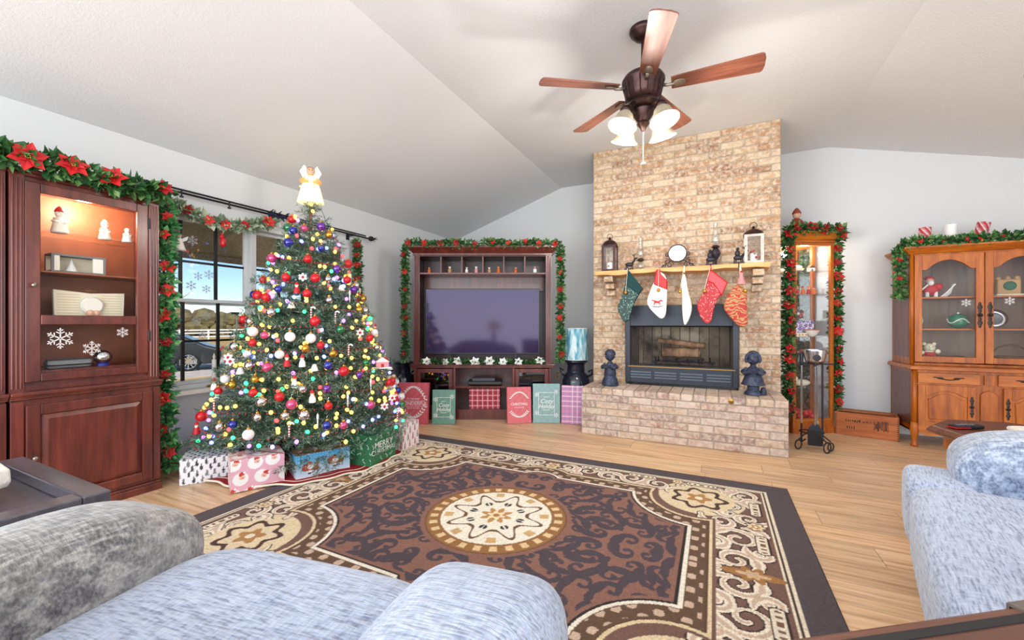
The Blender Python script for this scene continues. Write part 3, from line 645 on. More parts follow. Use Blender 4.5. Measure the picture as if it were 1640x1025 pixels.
# ------------------------------------------------------------------ cherry display cabinets on the left wall
def display_cabinet(label, yc, w, full=True):
    o = thing('display_cabinet', label, 'cabinet', (-3.375, yc, 0), PI/2); W = w/2; D = .33
    MB().box(-W, W, .012, D, .06, .70).box(-W, W, 0, D, .0, .06).box(-W-.004, W+.004, -.016, D, 0, .045).build('lower_body', 'cherry', o, bev=.004)
    mb = MB().box(-W-.005, W+.005, -.01, D, .70, .712).box(-W-.005, W+.005, -.018, D, .712, .722).box(-W-.005, W+.005, -.028, D, .722, .742)
    mb.build('ledge', 'cherry', o, bev=.005)
    d = panel_door(o, -W+.055, W-.045, .085, .665, .012, 'cherry', .055); knob(d, (-W+.085, -.008, .375))
    for s in (-1, 1):
        MB().box(s*W-.0 if s < 0 else W-.04, -W+.05 if s < 0 else W, 0, .014, .07, .69).build('stile', 'cherry', o, bev=.003)
    U = .035; zt = 1.93
    mb = MB().box(-W, -W+.02, U, D, .742, zt).box(W-.02, W, U, D, .742, zt).box(-W+.02, W-.02, U, D, zt-.03, zt).box(-W+.02, W-.02, U, D, .742, .77)
    mb.build('upper_case', 'cherry', o, bev=.002)
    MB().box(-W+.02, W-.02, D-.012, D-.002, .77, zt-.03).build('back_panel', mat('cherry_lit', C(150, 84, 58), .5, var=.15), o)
    for s in (-1, 1):
        x0, x1 = (-W, -W+.055) if s < 0 else (W-.055, W)
        ps = MB().box(x0, x1, U-.014, U+.004, .742, zt)
        for k in range(3): ps.cyl((x0+.012+k*.0155, U-.014, .76), (x0+.012+k*.0155, U-.014, zt-.02), .0055, n=8)
        ps.build('fluted_pilaster', 'cherry', o)
    cr = MB().box(-W-.004, W+.004, U-.02, D, zt, zt+.02).box(-W-.004, W+.004, U-.03, D, zt+.02, zt+.04); cr.build('cornice', 'cherry', o, bev=.004)
    a, b = -W+.058, W-.058
    dr = MB().frame(a, b, .79, 1.905, .06, U-.012, U+.01, top=.055, bot=.045).box(a+.06, b-.06, U-.012, U+.01, 1.11, 1.165).build('glass_door', 'cherry', o, bev=.004)
    MB().box(a+.055, b-.055, U+.001, U+.004, .83, 1.115).build('pane', 'cabinet_glass', dr); MB().box(a+.055, b-.055, U+.001, U+.004, 1.16, 1.855).build('pane', 'cabinet_glass', dr)
    knob(dr, (a+.03, U-.012, 1.33))
    for z_ in (1.0, 1.75): MB().cyl((b+.004, U-.014, z_), (b+.004, U-.014, z_+.07), .006, n=8).build('hinge', 'black_metal', dr)
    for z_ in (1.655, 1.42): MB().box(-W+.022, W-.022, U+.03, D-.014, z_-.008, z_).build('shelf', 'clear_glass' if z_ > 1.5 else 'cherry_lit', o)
    MB().box(-W+.022, W-.022, U+.03, D-.014, 1.135, 1.15).build('shelf', 'cherry', o); MB().box(-W+.022, W-.022, U+.015, D-.014, .77, .85).build('inner_floor', 'cherry', o)
    if full:
        for x_, z_, r_ in ((-.135, 1.03, .06), (.0, .965, .045), (.145, 1.06, .032)): flake(MB(), T(x_, U-.001, z_), r_).build('snowflake_decal', mat('decal_white', C(232, 224, 220), .7), dr)
        MB().lathe([(.03, 0), (.03, .01), (.001, .011)], 16, T(0, .17, zt-.042)).build('puck_lamp', mat('lamp_on', (1, .86, .6), .4, emit=9, ecol=(1, .8, .5)), o)
        lt = light('puck_light', 'POINT', (0, .14, zt-.09), (0, 0, 0), 9, (1, .8, .55), shadow_soft_size=.03); lt.parent = o
    return o
c1 = display_cabinet('tall cherry display cabinet with lit glass door beside the window', 1.122, .665)
c2 = display_cabinet('cherry cabinet cut off by the photo edge, next to the lit one', .445, .665, False)
cx = lambda lx, ly: (-3.375-ly, 1.122+lx)
figure('snowman_figurine', 'white snowman figurine with striped scarf, top shelf of the lit cabinet', 'figurine', (*cx(-.11, .13), 1.655), .16, 'porcelain', 'porcelain', 'red', PI/2)
figure('stacked_figurine', 'small white figurine in the far corner of the cabinet top shelf', 'figurine', (*cx(.10, .15), 1.655), .13, 'porcelain', 'white', 'white', PI/2)
figure('angel_figurine', 'pale figurine hard against the cabinet frame, top shelf', 'figurine', (*cx(.205, .13), 1.655), .11, 'white', 'porcelain', None, PI/2)
b = thing('display_box', 'small glass-sided display box with a white candle, cabinet shelf', 'display box', (*cx(-.03, .16), 1.42), PI/2)
MB().box(-.12, .12, -.05, .05, 0, .012).box(-.12, .12, -.05, .05, .1, .112).frame(-.12, .12, 0, .112, .012, -.052, -.044).frame(-.12, .12, 0, .112, .012, .044, .052).build('frame', 'grey', b); MB().box(-.118, .118, .036, .042, .012, .1).build('back_panel', 'cream', b); MB().box(.06, .118, -.05, -.046, .012, .1).box(-.118, -.085, -.05, -.046, .012, .1).build('front_panel', 'porcelain', b); MB().lathe([(.03, .012), (.01, .06), (.001, .09)], 12, T(-.02, 0, 0)).build('candle', 'white', b)
b = thing('music_plaque', 'cream open sheet-music plaque with round cherub relief in the cabinet', 'plaque', (*cx(.03, .15), 1.15), PI/2)
pl = MB().poly([(-.16, 0), (.16, 0), (.165, .165), (.0, .155), (-.165, .17)], -.012, .012).build('plaque', 'cream', b, bev=.003)
for k in range(8):
    for s in (-1, 1): MB().box(s*.1-.05, s*.1+.05, -.0135, -.0125, .03+k*.016, .032+k*.016).build('staff_line', 'tan', b)
MB().lathe([(.055, 0), (.055, .02), (.045, .03), (.001, .03)], 20, T(0, -.012, .08) @ R(PI/2, 'X')).build('medallion', 'porcelain', b); MB().sph((-.012, -.04, .03), .022, 8, 6).sph((.016, -.04, .03), .02, 8, 6).build('cherubs', 'skin', b)
MB().sph((0, -.01, .17), .02, 8, 6, (2, 1, .6)).build('bow', 'brown', b)
b = thing('metal_case', 'black oblong metal-edged case low behind the cabinet glass', 'case', (*cx(-.08, .10), .8505), PI/2)
MB().box(-.1, .1, -.03, .03, 0, .055).build('body', 'grey', b, bev=.02, seg=4); MB().tube([(-.1, -.031, .02), (.1, -.031, .02), (.1, -.031, .055), (-.1, -.031, .055)], .004, 5, True).build('edge', 'black', b)
b = thing('glass_ball', 'mirrored glass ornament ball on the cabinet bottom shelf', 'ornament', (*cx(.075, .11), .8505), PI/2)
MB().sph((0, 0, .055), .045, 16, 12).build('ball', 'silver', b, smooth=True); MB().lathe([(.03, 0), (.03, .012), (.015, .02)], 12).build('stand', 'blue', b)

# ------------------------------------------------------------------ media armoire in the corner
ar = thing('media_armoire', 'large cherry corner armoire holding the television', 'armoire', (-2.415, 4.139, 0), YAW)
AW = .80
def AP(x, y=0, z=0):
    p = Matrix.Translation((-2.415, 4.139, 0)) @ R(YAW) @ Vector((x, y, z)); return tuple(p)
MB().box(-AW+.0, AW, 0, .45, 0, .02).box(-.32, .32, 0, .45, .02, .115).box(-AW, -AW+.03, 0, .45, .02, .60).box(AW-.03, AW, 0, .45, .02, .60).box(-AW, AW, .43, .45, .02, .60).box(-.345, -.315, 0, .43, .02, .60).box(.345, .375, 0, .43, .02, .60).box(-AW, -.345, 0, .43, .02, .115).box(.375, AW, 0, .43, .02, .115).build('lower_case', 'cherry', ar, bev=.004)
MB().box(-.315, .345, .01, .43, .365, .385).build('shelf', 'cherry', ar); MB().box(-AW+.03, -.345, .05, .43, .34, .352).build('shelf', 'cherry_dark', ar); MB().box(.375, AW-.03, .05, .43, .34, .352).build('shelf', 'cherry_dark', ar)
MB().box(-.835, .835, -.02, .45, .60, .625).box(-.845, .845, -.03, .45, .625, .64).build('waist_top', 'cherry', ar, bev=.006)
for x0, x1 in ((-AW+.035, -.348), (.378, AW-.035)):
    d = MB().frame(x0, x1, .125, .59, .045, -.012, .006).build('door', 'cherry', ar, bev=.003); MB().box(x0+.04, x1-.04, .0, .003, .16, .55).build('pane', glassmat('smoked_glass', (.5, .5, .55), .08) if 'smoked_glass' not in MATS else 'smoked_glass', d); knob(d, (x1-.022 if x0 < 0 else x0+.022, -.012, .40), r=.009)
MB().box(-AW, -AW+.03, .03, .42, .64, 1.93).box(AW-.03, AW, .03, .42, .64, 1.93).box(-AW+.03, AW-.03, .40, .42, .64, 1.93).box(-AW+.03, AW-.03, .03, .42, 1.90, 1.93).build('upper_case', 'cherry_dark', ar, bev=.003)
for s in (-1, 1):
    x0, x1 = (-AW, -AW+.065) if s < 0 else (AW-.065, AW)
    pb = MB().box(x0, x1, .01, .03, .64, 1.93)
    for k in range(3): pb.cyl((x0+.016+k*.017, .01, .67), (x0+.016+k*.017, .01, 1.9), .006, n=8)
    pb.build('pilaster', 'cherry', ar)
MB().box(-AW+.03, AW-.03, .02, .40, 1.69, 1.712).build('cubby_shelf', 'cherry', ar, bev=.003)
MB().box(-AW+.065, AW-.065, .34, .36, 1.52, 1.69).build('valance', 'cherry', ar)
for k in range(1, 6): MB().box(-AW+.065+k*.245-.008, -AW+.065+k*.245+.008, .03, .40, 1.712, 1.90).build('cubby_divider', 'cherry', ar)
MB().box(-AW-.01, AW+.01, 0, .42, 1.91, 1.935).taper((-AW-.012, AW+.012, -.005, .42), (-AW-.07, AW+.07, -.065, .42), 1.935, 1.99).box(-AW-.075, AW+.075, -.07, .42, 1.99, 2.012).build('crown', 'cherry', ar, bev=.003)
tv = thing('television', 'large flat black television reflecting the room, in the armoire', 'television', AP(-.015, .17, .64), YAW)
MB().box(-.69, .69, .012, .05, .105, .895).build('bezel', 'tv_black', tv, bev=.004); MB().box(-.675, .675, .009, .0125, .12, .88).build('screen', 'tv_screen', tv)
for s in (-1, 1): MB().box(s*.4-.12, s*.4+.12, -.03, .1, 0, .012).box(s*.4-.012, s*.4+.012, .02, .045, .012, .12).build('foot', 'tv_black', tv)
figs = [(-.645, 'orange', 'tan', 'tiny orange bear figurine in the first cubby of the armoire'), (-.40, 'tan', 'cream', 'tiny tan bear figurine in the second cubby of the armoire'), (-.20, 'white', 'cream', 'tiny white seated figurine in the third cubby of the armoire'), (-.085, 'pink', 'white', 'tiny pink and white figurine against the middle cubby divider'), (.07, 'tan', 'cream', 'tiny cream bear figurine in the fourth cubby of the armoire'), (.18, 'orange', 'tan', 'tiny honey-coloured bear beside the cream one, fourth cubby'), (.385, 'orange', 'tan', 'tiny orange figurine in the fifth cubby of the armoire'), (.615, 'white', 'pink', 'tiny pale pink figurine in the last cubby of the armoire')]
for i, (x_, bm_, hm_, lab) in enumerate(figs): figure('bear_figurine', lab, 'figurine', AP(x_, .12, 1.712), .085+.01*(i % 2), bm_, hm_, None, YAW, 'figurines in the armoire cubbies', ears=True)
b = thing('media_player', 'slim black disc player on the open armoire shelf', 'media player', AP(.02, .16, .385), YAW)
MB().box(-.2, .2, -.1, .12, .008, .05).build('case', 'black', b, bev=.004); MB().box(-.19, .19, -.102, -.1, .03, .034).build('disc_slot', 'grey', b); MB().box(-.15, .12, -.08, .1, .05, .085).build('upper_box', mat('grey_dark', C(70, 70, 76), .4), b, bev=.004)
for k in range(3):
    b = tag(MB().box(-.07, .07, -.05, .05, .0, .022).build('disc_case', ['dark_red', 'pink', 'red'][k], bev=.002, loc=AP(-.44, .14, .352+k*.0225), rot=(0, 0, YAW)), ['dark red disc case, lowest in the small stack behind glass', 'pink disc case, middle of the small stack behind glass', 'bright red disc case, topmost of the stack behind glass'][k], 'disc case', 'red disc cases')
    b = tag(MB().box(-.09, .09, -.05, .05, .0, .03).build('book', ['blue', 'teal', 'grey'][k], bev=.002, loc=AP(.50, .14, .352+k*.0305), rot=(0, 0, YAW)), ['blue book at the bottom of the armoire stack', 'teal book in the middle of the armoire stack', 'grey book on top of the armoire stack'][k], 'book', 'books in the armoire')

# ------------------------------------------------------------------ gift boxes
def plaid(a, b, c, s):
    def fn(X, Y):
        o = np.zeros(X.shape+(3,)); o[:] = a
        for q in (X, Y): o[(np.mod(q, s) < s*.32)] = o[(np.mod(q, s) < s*.32)]*.55+np.array(b)*.45
        for q in (X, Y): o[(np.mod(q+.4*s, s) < s*.08)] = c
        return o
    return fn
def scatter(bg, motif, s, seed=1, jitter=.25):
    "motif(dx, dy, out_mask_put, k) drawn on a jittered brick lattice with spacing s"
    def fn(X, Y):
        o = np.zeros(X.shape+(3,)); o[:] = bg; rg = random.Random(seed)
        x0, x1, y0, y1 = X.min(), X.max(), Y.min(), Y.max(); j = 0; cy = y0-s*.2
        while cy < y1+s:
            cx_ = x0-s+(j % 2)*s*.5
            while cx_ < x1+s:
                motif(X-cx_-rg.uniform(-1, 1)*jitter*s, Y-cy-rg.uniform(-1, 1)*jitter*s*.5, o, s, rg); cx_ += s
            cy += s*.8; j += 1
        return o
    return fn
def m_tree(c1, c2):
    def f(x, y, o, s, rg):
        c = c1 if rg.random() < .7 else c2
        h = s*.42
        for k in range(3):
            t = (y+h-k*h*.55); m = (t > 0) & (t < h) & (abs(x) < (h-t)*(.55-.1*k)); o[m] = c
        o[(abs(x) < s*.03) & (y > -h*1.3) & (y < -h)] = c
    return f
def m_face(x, y, o, s, rg):
    a = rg.uniform(-.6, .6); X = x*math.cos(a)+y*math.sin(a); Y = -x*math.sin(a)+y*math.cos(a); r = s*.34
    o[(X/1.05)**2+(Y)**2 < r*r] = (248, 244, 240); o[((X-r*.25)/.9)**2+((Y-r*.1)/.6)**2 < (r*.45)**2] = (232, 186, 160)
    o[((X-r*.35)**2+(Y-r*.55)**2 < (r*.42)**2) & (Y > r*.4)] = (206, 62, 52); o[(X-r*.75)**2+(Y-r*.75)**2 < (r*.16)**2] = (250, 250, 248)
    o[(X-r*.3)**2+(Y-r*.02)**2 < (r*.1)**2] = (206, 120, 100)
def m_cane(x, y, o, s, rg):
    a = rg.uniform(0, 6.28); X = x*math.cos(a)+y*math.sin(a); Y = -x*math.sin(a)+y*math.cos(a)
    if rg.random() < .6:
        m = ((abs(X) < s*.045) & (Y > -s*.32) & (Y < s*.1)) | ((abs(np.hypot(X-s*.1, Y-s*.1)-s*.1) < s*.045) & (Y > s*.08)); o[m] = (226, 238, 226); o[m & (np.mod(Y*1.0+X, s*.12) < s*.04)] = (120, 190, 140)
    else: o[np.hypot(X, Y) < s*.05] = (206, 60, 56)
def m_swirl(x, y, o, s, rg):
    r = np.hypot(x, y); a = np.arctan2(y, x); o[(r < s*.3*(.6+.4*np.cos(5*a))) & (np.mod(r, s*.1) < s*.045)] = (252, 236, 240)
def m_scene(x, y, o, s, rg):
    x, y = x/1.45, y/1.45; o[(abs(x) < s*.24) & (y > -s*.2) & (y < -s*.05)] = (120, 70, 44); o[((x+s*.08)/1.2)**2+(y-s*.02)**2 < (s*.13)**2] = (198, 50, 44); o[(x+s*.06)**2+(y-s*.16)**2 < (s*.085)**2] = (250, 248, 246); o[(x+s*.07)**2+(y-s*.21)**2 < (s*.05)**2] = (206, 58, 50)
    o[(abs(x-s*.2) < s*.03) & (y > -s*.25) & (y < s*.12)] = (140, 88, 54); o[((x-s*.22)**2+(y-s*.12)**2) < (s*.06)**2] = (150, 96, 60); o[(abs(x+s*.2) < s*.03) & (y > -s*.3) & (y < -s*.1)] = (40, 36, 44); o[(abs(x) < s*.26) & (abs(y+s*.03) < s*.02)] = (96, 150, 84)
def sleigh_print(X, Y):
    "winter scene: sky over snow, twice a red-coated driver with sack and a brown deer"
    o = np.zeros(X.shape+(3,)); t = np.clip((Y/max(1e-6, Y.max())+1)/2, 0, 1)[..., None]
    o[:] = np.array((236, 242, 250))*(1-t)+np.array((70, 168, 222))*t
    o[(np.sin(X*310)*np.sin(Y*290) > .9) & (t[..., 0] > .4)] = (240, 248, 252)
    s = max(.3, (X.max()-X.min()))
    for cx_, cy_ in ((-.24*s, -.03*s), (.22*s, .01*s)):
        x, y = (X-cx_)/s, (Y-cy_)/s; E = lambda a, b, c, d: ((x-a)/c)**2+((y-b)/d)**2 < 1
        for a, b, c, d, k in ((.085, -.02, .075, .05, (150, 96, 58)), (.12, .06, .035, .035, (160, 104, 64)), (-.10, .01, .06, .07, (176, 62, 40)), (-.02, .0, .075, .075, (206, 62, 46)), (-.02, .07, .05, .045, (206, 62, 46)), (-.01, .045, .045, .03, (244, 206, 180)), (0, .01, .06, .045, (250, 248, 246)), (-.02, -.075, .05, .02, (246, 246, 246)), (.04, -.03, .02, .02, (70, 140, 80))): o[E(a, b, c, d)] = k
        for a in (.05, .075, .12, .14): o[(abs(x-a) < .006) & (y < -.03) & (y > -.12)] = (96, 66, 52)
        o[E(-.02, -.11, .035, .018)] = (50, 40, 60); o[E(.03, -.10, .02, .012)] = (50, 40, 60)
        for a in (.105, .135): o[(abs(x-a-(y-.09)*.3) < .005) & (y > .08) & (y < .14)] = (120, 84, 60)
    return o
def gift(name, label, w, d, h, fn, M, res=.006, top=None, lid=None, tilt=None):
    "box with five printed faces; M places its base centre, front towards -Y"
    o = thing(name, label, 'gift box'); o.matrix_world = M
    for nm, ww, hh_, Q, f_ in (('front_face', w, h, T(0, -d/2, h/2) @ FRONT, fn), ('side_face', d, h, T(w/2, 0, h/2) @ R(PI/2) @ FRONT, fn), ('side_face', d, h, T(-w/2, 0, h/2) @ R(-PI/2) @ FRONT, fn), ('top_face', w, d, T(0, 0, h), top or fn), ('back_face', w, h, T(0, d/2, h/2) @ R(PI) @ FRONT, fn)):
        grid(nm, f_, ww, hh_, max(4, int(ww/res)), max(4, int(hh_/res)), 'print', o, Q)
    MB().box(-w/2+.001, w/2-.001, -d/2+.001, d/2-.001, .0005, h-.001).build('carton', 'white', o)
    return o
def between(a, b, dep):
    "placement of a box whose front bottom edge runs from a to b on the floor"
    a, b = Vector((a[0], a[1])), Vector((b[0], b[1])); m = (a+b)/2; t = (b-a); an = math.atan2(t.y, t.x); n_ = Vector((-math.sin(an), math.cos(an)))*dep/2
    return t.length, T(m.x+n_.x, m.y+n_.y, 0) @ R(an)
L, M = between((-3.291, 1.525), (-3.10, 1.80), .25); gift('gift_box', 'white gift box with little black pine trees beside the cherry cabinet', L, .25, .175, scatter((240, 238, 240), m_tree((40, 46, 52), (120, 120, 124)), .05, 2, .1), T(0, 0, .002) @ M)
L, M = between((-2.825, 1.594), (-2.69, 1.875), .22); gift('gift_box', 'pink gift box printed with white-bearded faces in red hats', L, .22, .21, scatter((232, 176, 190), m_face, .125, 5, .12), T(0, 0, .008) @ M, .004)
L, M = between((-2.644, 1.929), (-2.50, 2.275), .18); gift('gift_box', 'sky-blue gift box printed with winter sleigh scenes', L, .18, .17, sleigh_print, T(0, 0, .008) @ M, .004, top=scatter((150, 120, 96), m_scene, .12, 6))
L, M = between((-2.366, 2.357), (-2.394, 2.66), .26); gg = gift('gift_box', 'green gift box lettered MERRY CHRISTMAS with candy cane print', L, .26, .235, scatter((46, 118, 76), m_cane, .07, 3), T(0, 0, .012) @ M, .004)
for k, (s_, z_) in enumerate((('MERRY', .145), ('CHRISTMAS', .095))): text('lettering', s_, .072 if k == 0 else .056, 'white', gg, T(.0, -.132, z_) @ FRONT, .002)
L, M = between((-2.42, 2.78), (-2.45, 3.03), .2); gift('gift_box', 'white gift box with small pink trees behind the green one', L, .2, .22, scatter((244, 238, 238), m_tree((206, 110, 120), (170, 130, 140)), .075, 8, .1), T(0, 0, .012) @ M)
def lean(a, b, dep, deg):
    L, M = between(a, b, dep); return L, M @ T(0, -dep/2, 0) @ R(-math.radians(deg), 'X') @ T(0, dep/2, 0)
def laurel(o, z, y, s, m='white', flip=1):
    mb = MB()
    for k in range(-7, 8):
        x_ = k*.017*s; zz = z+flip*(.035*s-(abs(k)*.011*s)**2*18)
        for sg in (-1, 1): mb.poly([(0, 0), (.008*s, .014*s), (0, .032*s), (-.008*s, .014*s)], y-.001, y, T(x_, 0, zz) @ R(sg*.9+k*.09, 'Y'))
    mb.build('laurel_print', m, o)
bx = [('gift_box', 'rose-red flat gift box lettered WONDERFUL leaning by the milk can', (-3.15, 3.53), (-2.835, 3.655), .06, .455, (206, 92, 104)), ('gift_box', 'small green flat gift box lettered Cozy Holiday, tree side of the armoire', (-2.80, 3.69), (-2.575, 3.805), .06, .375, (104, 150, 132)), ('gift_box', 'rose-red flat gift box lettered CHRISTMAS leaning on the armoire', (-2.06, 4.075), (-1.835, 4.225), .07, .40, (214, 106, 112)), ('gift_box', 'large sage flat gift box lettered Cozy Holiday beside the blue-shaded can', (-1.82, 4.235), (-1.545, 4.36), .06, .435, (138, 172, 170))]
boxes = []
for nm, lab, a, b, dp, h_, c in bx:
    L, M = lean(a, b, dp, 6)
    def fn(X, Y, c=c): return np.clip(np.array(c)+np.zeros(X.shape+(1,))+6*np.sin(X*90+3*np.sin(Y*40))[..., None], 0, 255)
    o = gift(nm, lab, L, dp, h_, fn, T(0, 0, .004) @ M, .02); boxes.append((o, L, h_, -dp/2-.001))
def tx(o, y, s, size, z, shear=0, xs=1, x=0): text('lettering', s, size, 'white', o, T(x, y, z) @ FRONT, .001, shear=shear, xs=xs)
o, L, h_, y_ = boxes[0]; laurel(o, .36, y_, 1.1); laurel(o, .10, y_, 1.1, flip=-1); tx(o, y_, "IT'S THE MOST", .022, .275); tx(o, y_, 'WONDERFUL', .052, .225); tx(o, y_, 'TIME OF THE YEAR', .018, .175)
MB().box(-.13, .13, y_-.001, y_, .252, .255).box(-.13, .13, y_-.001, y_, .195, .198).build('rule_lines', 'white', o)
for o, L, h_, y_ in (boxes[1], boxes[3]):
    MB().frame(-L*.3, L*.3, h_*.2, h_*.78, .004, y_-.001, y_).build('print_frame', 'white', o)
    q = h_/.4; tx(o, y_, 'HAVE A', .018*q, h_*.66); tx(o, y_, 'Cozy', .062*q, h_*.55, .25); tx(o, y_, 'Holiday', .058*q, h_*.42, .25, .9); tx(o, y_, 'SEASON', .02*q, h_*.33)
    for sx, sz in ((-.36, .72), (.36, .8), (.36, .2), (-.36, .25)): flake(MB(), T(L*sx, y_, h_*sz), .028).build('snowflake_print', 'white', o)
o, L, h_, y_ = boxes[2]; laurel(o, .31, y_, .75); laurel(o, .09, y_, .75, flip=-1); tx(o, y_, 'CHRISTMAS', .042, .21, xs=.85); tx(o, y_, 'IS ALL AROUND', .015, .175)
L, M = lean((-1.53, 4.36), (-1.26, 4.42), .06, 5); gift('gift_box', 'pink and lilac plaid flat gift box leaning against the hearth', L, .06, .42, plaid((214, 130, 170), (140, 140, 190), (240, 232, 240), .055), T(0, 0, .004) @ M)
o = gift('gift_box', 'red plaid gift box inside the open armoire cubby', .36, .25, .235, plaid((196, 44, 64), (120, 24, 44), (236, 200, 206), .06), Matrix.Translation(AP(.02, .17, .1165)) @ R(YAW))

# ------------------------------------------------------------------ milk cans
def milk_can(label, loc, s=1):
    o = thing('milk_can', label, 'milk can', loc)
    MB().lathe([(.15*s, 0), (.155*s, .01), (.155*s, .36*s), (.16*s, .37*s), (.155*s, .38*s), (.155*s, .43*s), (.13*s, .49*s), (.10*s, .52*s), (.097*s, .60*s), (.11*s, .62*s), (.12*s, .63*s)], 28).build('body', 'enamel_blue_black', o, smooth='auto')
    MB().lathe([(.12*s, .63*s), (.132*s, .638*s), (.132*s, .652*s), (.11*s, .66*s), (.001, .662*s)], 28).build('lid', 'enamel_blue_black', o, smooth='auto')
    for q in (-1, 1): MB().tube([Vector((q*.13*s, 0, .47*s)), Vector((q*.185*s, 0, .50*s)), Vector((q*.19*s, 0, .56*s)), Vector((q*.15*s, 0, .53*s))], .012*s, 7).build('handle', 'enamel_blue_black', o, smooth=True)
    return o
k1 = milk_can('dark blue-black milk can between the tree and the armoire', (-3.42, 3.92, 0), 1.0)
k2 = milk_can('dark blue-black milk can under the teal drum shade', (-1.475, 4.72, 0), 1.04)
ls = thing('drum_shade', 'teal and white streaked drum shade sitting on a milk can', 'lampshade', (-1.475, 4.72, .6885))
MB().lathe([(.145, .0), (.145, .37)], 32, caps=False).lathe([(.141, .37), (.141, 0)], 32, caps=False).build('fabric_drum', 'teal_streak', ls, smooth=True, fix=False)
MB().tube([(math.cos(a)*.145, math.sin(a)*.145, .37) for a in [2*PI*k/32 for k in range(32)]], .003, 5, True).tube([(math.cos(a)*.145, math.sin(a)*.145, .003) for a in [2*PI*k/32 for k in range(32)]], .003, 5, True).build('rim', 'white', ls)
# ------------------------------------------------------------------ honey-oak hutch by the back wall
HX, HW = 2.115, .495
hu = thing('china_hutch', 'honey oak china hutch with arched glass doors', 'hutch', (HX, 4.96, 0))
YBK = .525
def arch(x0, x1, z, hgt, n=24):
    "curved top rail underside: points from x1 to x0, scalloped like a crest"
    P_ = []
    for k in range(n+1):
        t = k/n; a = abs(2*t-1)
        q = hgt*(1-(a/.62)**2*.55) if a < .62 else hgt*(.45-.45*min(1, (a-.62)/.2)) if a < .82 else 0
        P_.append((x1+(x0-x1)*t, z+max(q, 0)))
    return P_
MB().box(-HW, -HW+.02, .02, YBK, .13, .70).box(HW-.02, HW, .02, YBK, .13, .70).box(-HW, HW, YBK-.02, YBK, .13, .70).box(-HW, HW, .02, YBK, .13, .15).box(-HW+.02, HW-.02, .02, .035, .15, .70).build('lower_case', 'honey_oak', hu, bev=.003)
MB().box(-HW-.001, -HW+.002, .06, YBK-.05, .18, .67).build('side_panel', 'hutch_side', hu)
for sx in (-1, 1):
    MB().lathe([(.028, .0), (.026, .02), (.018, .05), (.024, .09), (.034, .14), (.028, .19), (.022, .22)], 12, T(sx*(HW-.015), .02, 0)).build('leg', 'honey_oak', hu, smooth=True)
    MB().cyl((sx*(HW-.015), .02, .2), (sx*(HW-.015), .02, .70), .02, n=12).build('corner_post', 'honey_oak', hu, smooth=True)
    MB().box(sx*(HW-.03)-.02, sx*(HW-.03)+.02, YBK-.05, YBK, 0, .14).build('leg', 'honey_oak', hu)
sk = [(-HW+.02, .19), (-HW+.02, .14), (-HW+.08, .11)]+[(-.35+.7*k/10, .11+.035*math.sin(PI*k/10)) for k in range(11)]+[(HW-.08, .11), (HW-.02, .14), (HW-.02, .19)]
MB().poly(sk, .0, .02).build('apron', 'honey_oak_flat', hu)
wt = [(-HW-.03, .70), (HW+.03, .70), (HW+.03, .712), (HW+.02, .735), (-HW-.02, .735), (-HW-.03, .712)]
MB().poly(wt, -.03, YBK).build('waist_top', 'honey_oak_flat', hu, bev=.007, seg=3)
def pull(parent, x, y, z, vert=False, s=1):
    q = T(x, y, z) @ (R(PI/2, 'Y') if vert else T()); mb = MB()
    for sg in (-1, 1):
        mb.sup((sg*.055*s, 0, 0), (.022*s, .003, .010*s), 1, 1, 10, 6, q); mb.sup((sg*.085*s, 0, .006*s), (.018*s, .003, .005*s), 1, 1, 8, 6, q)
    pts = [q @ Vector((-.06*s+.12*s*k/8, -.004-.016*math.sin(PI*k/8), -.012*s*math.sin(PI*k/8))) for k in range(9)]
    mb.tube(pts, .004*s, 6); return mb.build('handle', mat('antique_pull', C(60, 48, 44), .4, .6), parent)
def escut(parent, x, y, z, s=1):
    mb = MB()
    for k, (dz, w_) in enumerate(((-.075, .008), (-.055, .014), (-.03, .010), (0, .016), (.03, .010), (.055, .014), (.075, .008))): mb.sup((x, y, z+dz*s), (w_*s, .003, .016*s), 1, 1, 8, 6)
    mb.sph((x, y-.012, z), .009*s, 8, 6); return mb.build('handle', 'antique_pull', parent)
for x0, x1 in ((-HW+.035, -.055), (-.03, .03), (.055, HW-.035)):
    if x1-x0 < .1: MB().box(x0, x1, .005, .02, .585, .67).build('stile', 'honey_oak', hu); continue
    d = MB().box(x0, x1, .005, .02, .58, .675).build('drawer', 'honey_oak_flat', hu, bev=.004); pull(d, (x0+x1)/2, .003, .63)
def arched_panel(parent, x0, x1, z0, z1, y, w, crest, mpan):
    top = arch(x0+w, x1-w, z1-w-crest, crest)
    d = MB().box(x0, x0+w, y-.018, y, z0, z1).box(x1-w, x1, y-.018, y, z0, z1).box(x0+w, x1-w, y-.018, y, z0, z0+w).poly([(x0+w, z1), (x1-w, z1)]+top, y-.018, y).build('door', 'honey_oak', parent, bev=.003)
    MB().box(x0+w*.6, x1-w*.6, y-.006, y-.002, z0+w*.6, z1-w*.6).build('pane' if 'glass' in mpan else 'raised_panel', mpan, d)
    if 'glass' not in mpan: MB().poly([(x0+w+.025, z0+w+.025), (x1-w-.025, z0+w+.025)]+[(a*.86+(x0+x1)/2*.14, b-.025) for a, b in top], y-.015, y-.005).build('raised_field', mpan, d, bev=.008, seg=3)
    return d
d = arched_panel(hu, -HW+.035, -.085, .185, .565, .02, .05, .045, 'honey_oak'); escut(d, -.11, .0, .39)
d = arched_panel(hu, .085, HW-.035, .185, .565, .02, .05, .045, 'honey_oak'); escut(d, .11, .0, .39)
MB().poly([(-.055, .20), (.055, .20), (.055, .50), (.03, .525), (0, .54), (-.03, .525), (-.055, .50)], .006, .02).build('centre_panel', 'honey_oak', hu, bev=.006)
U = .09; ZT = 1.755
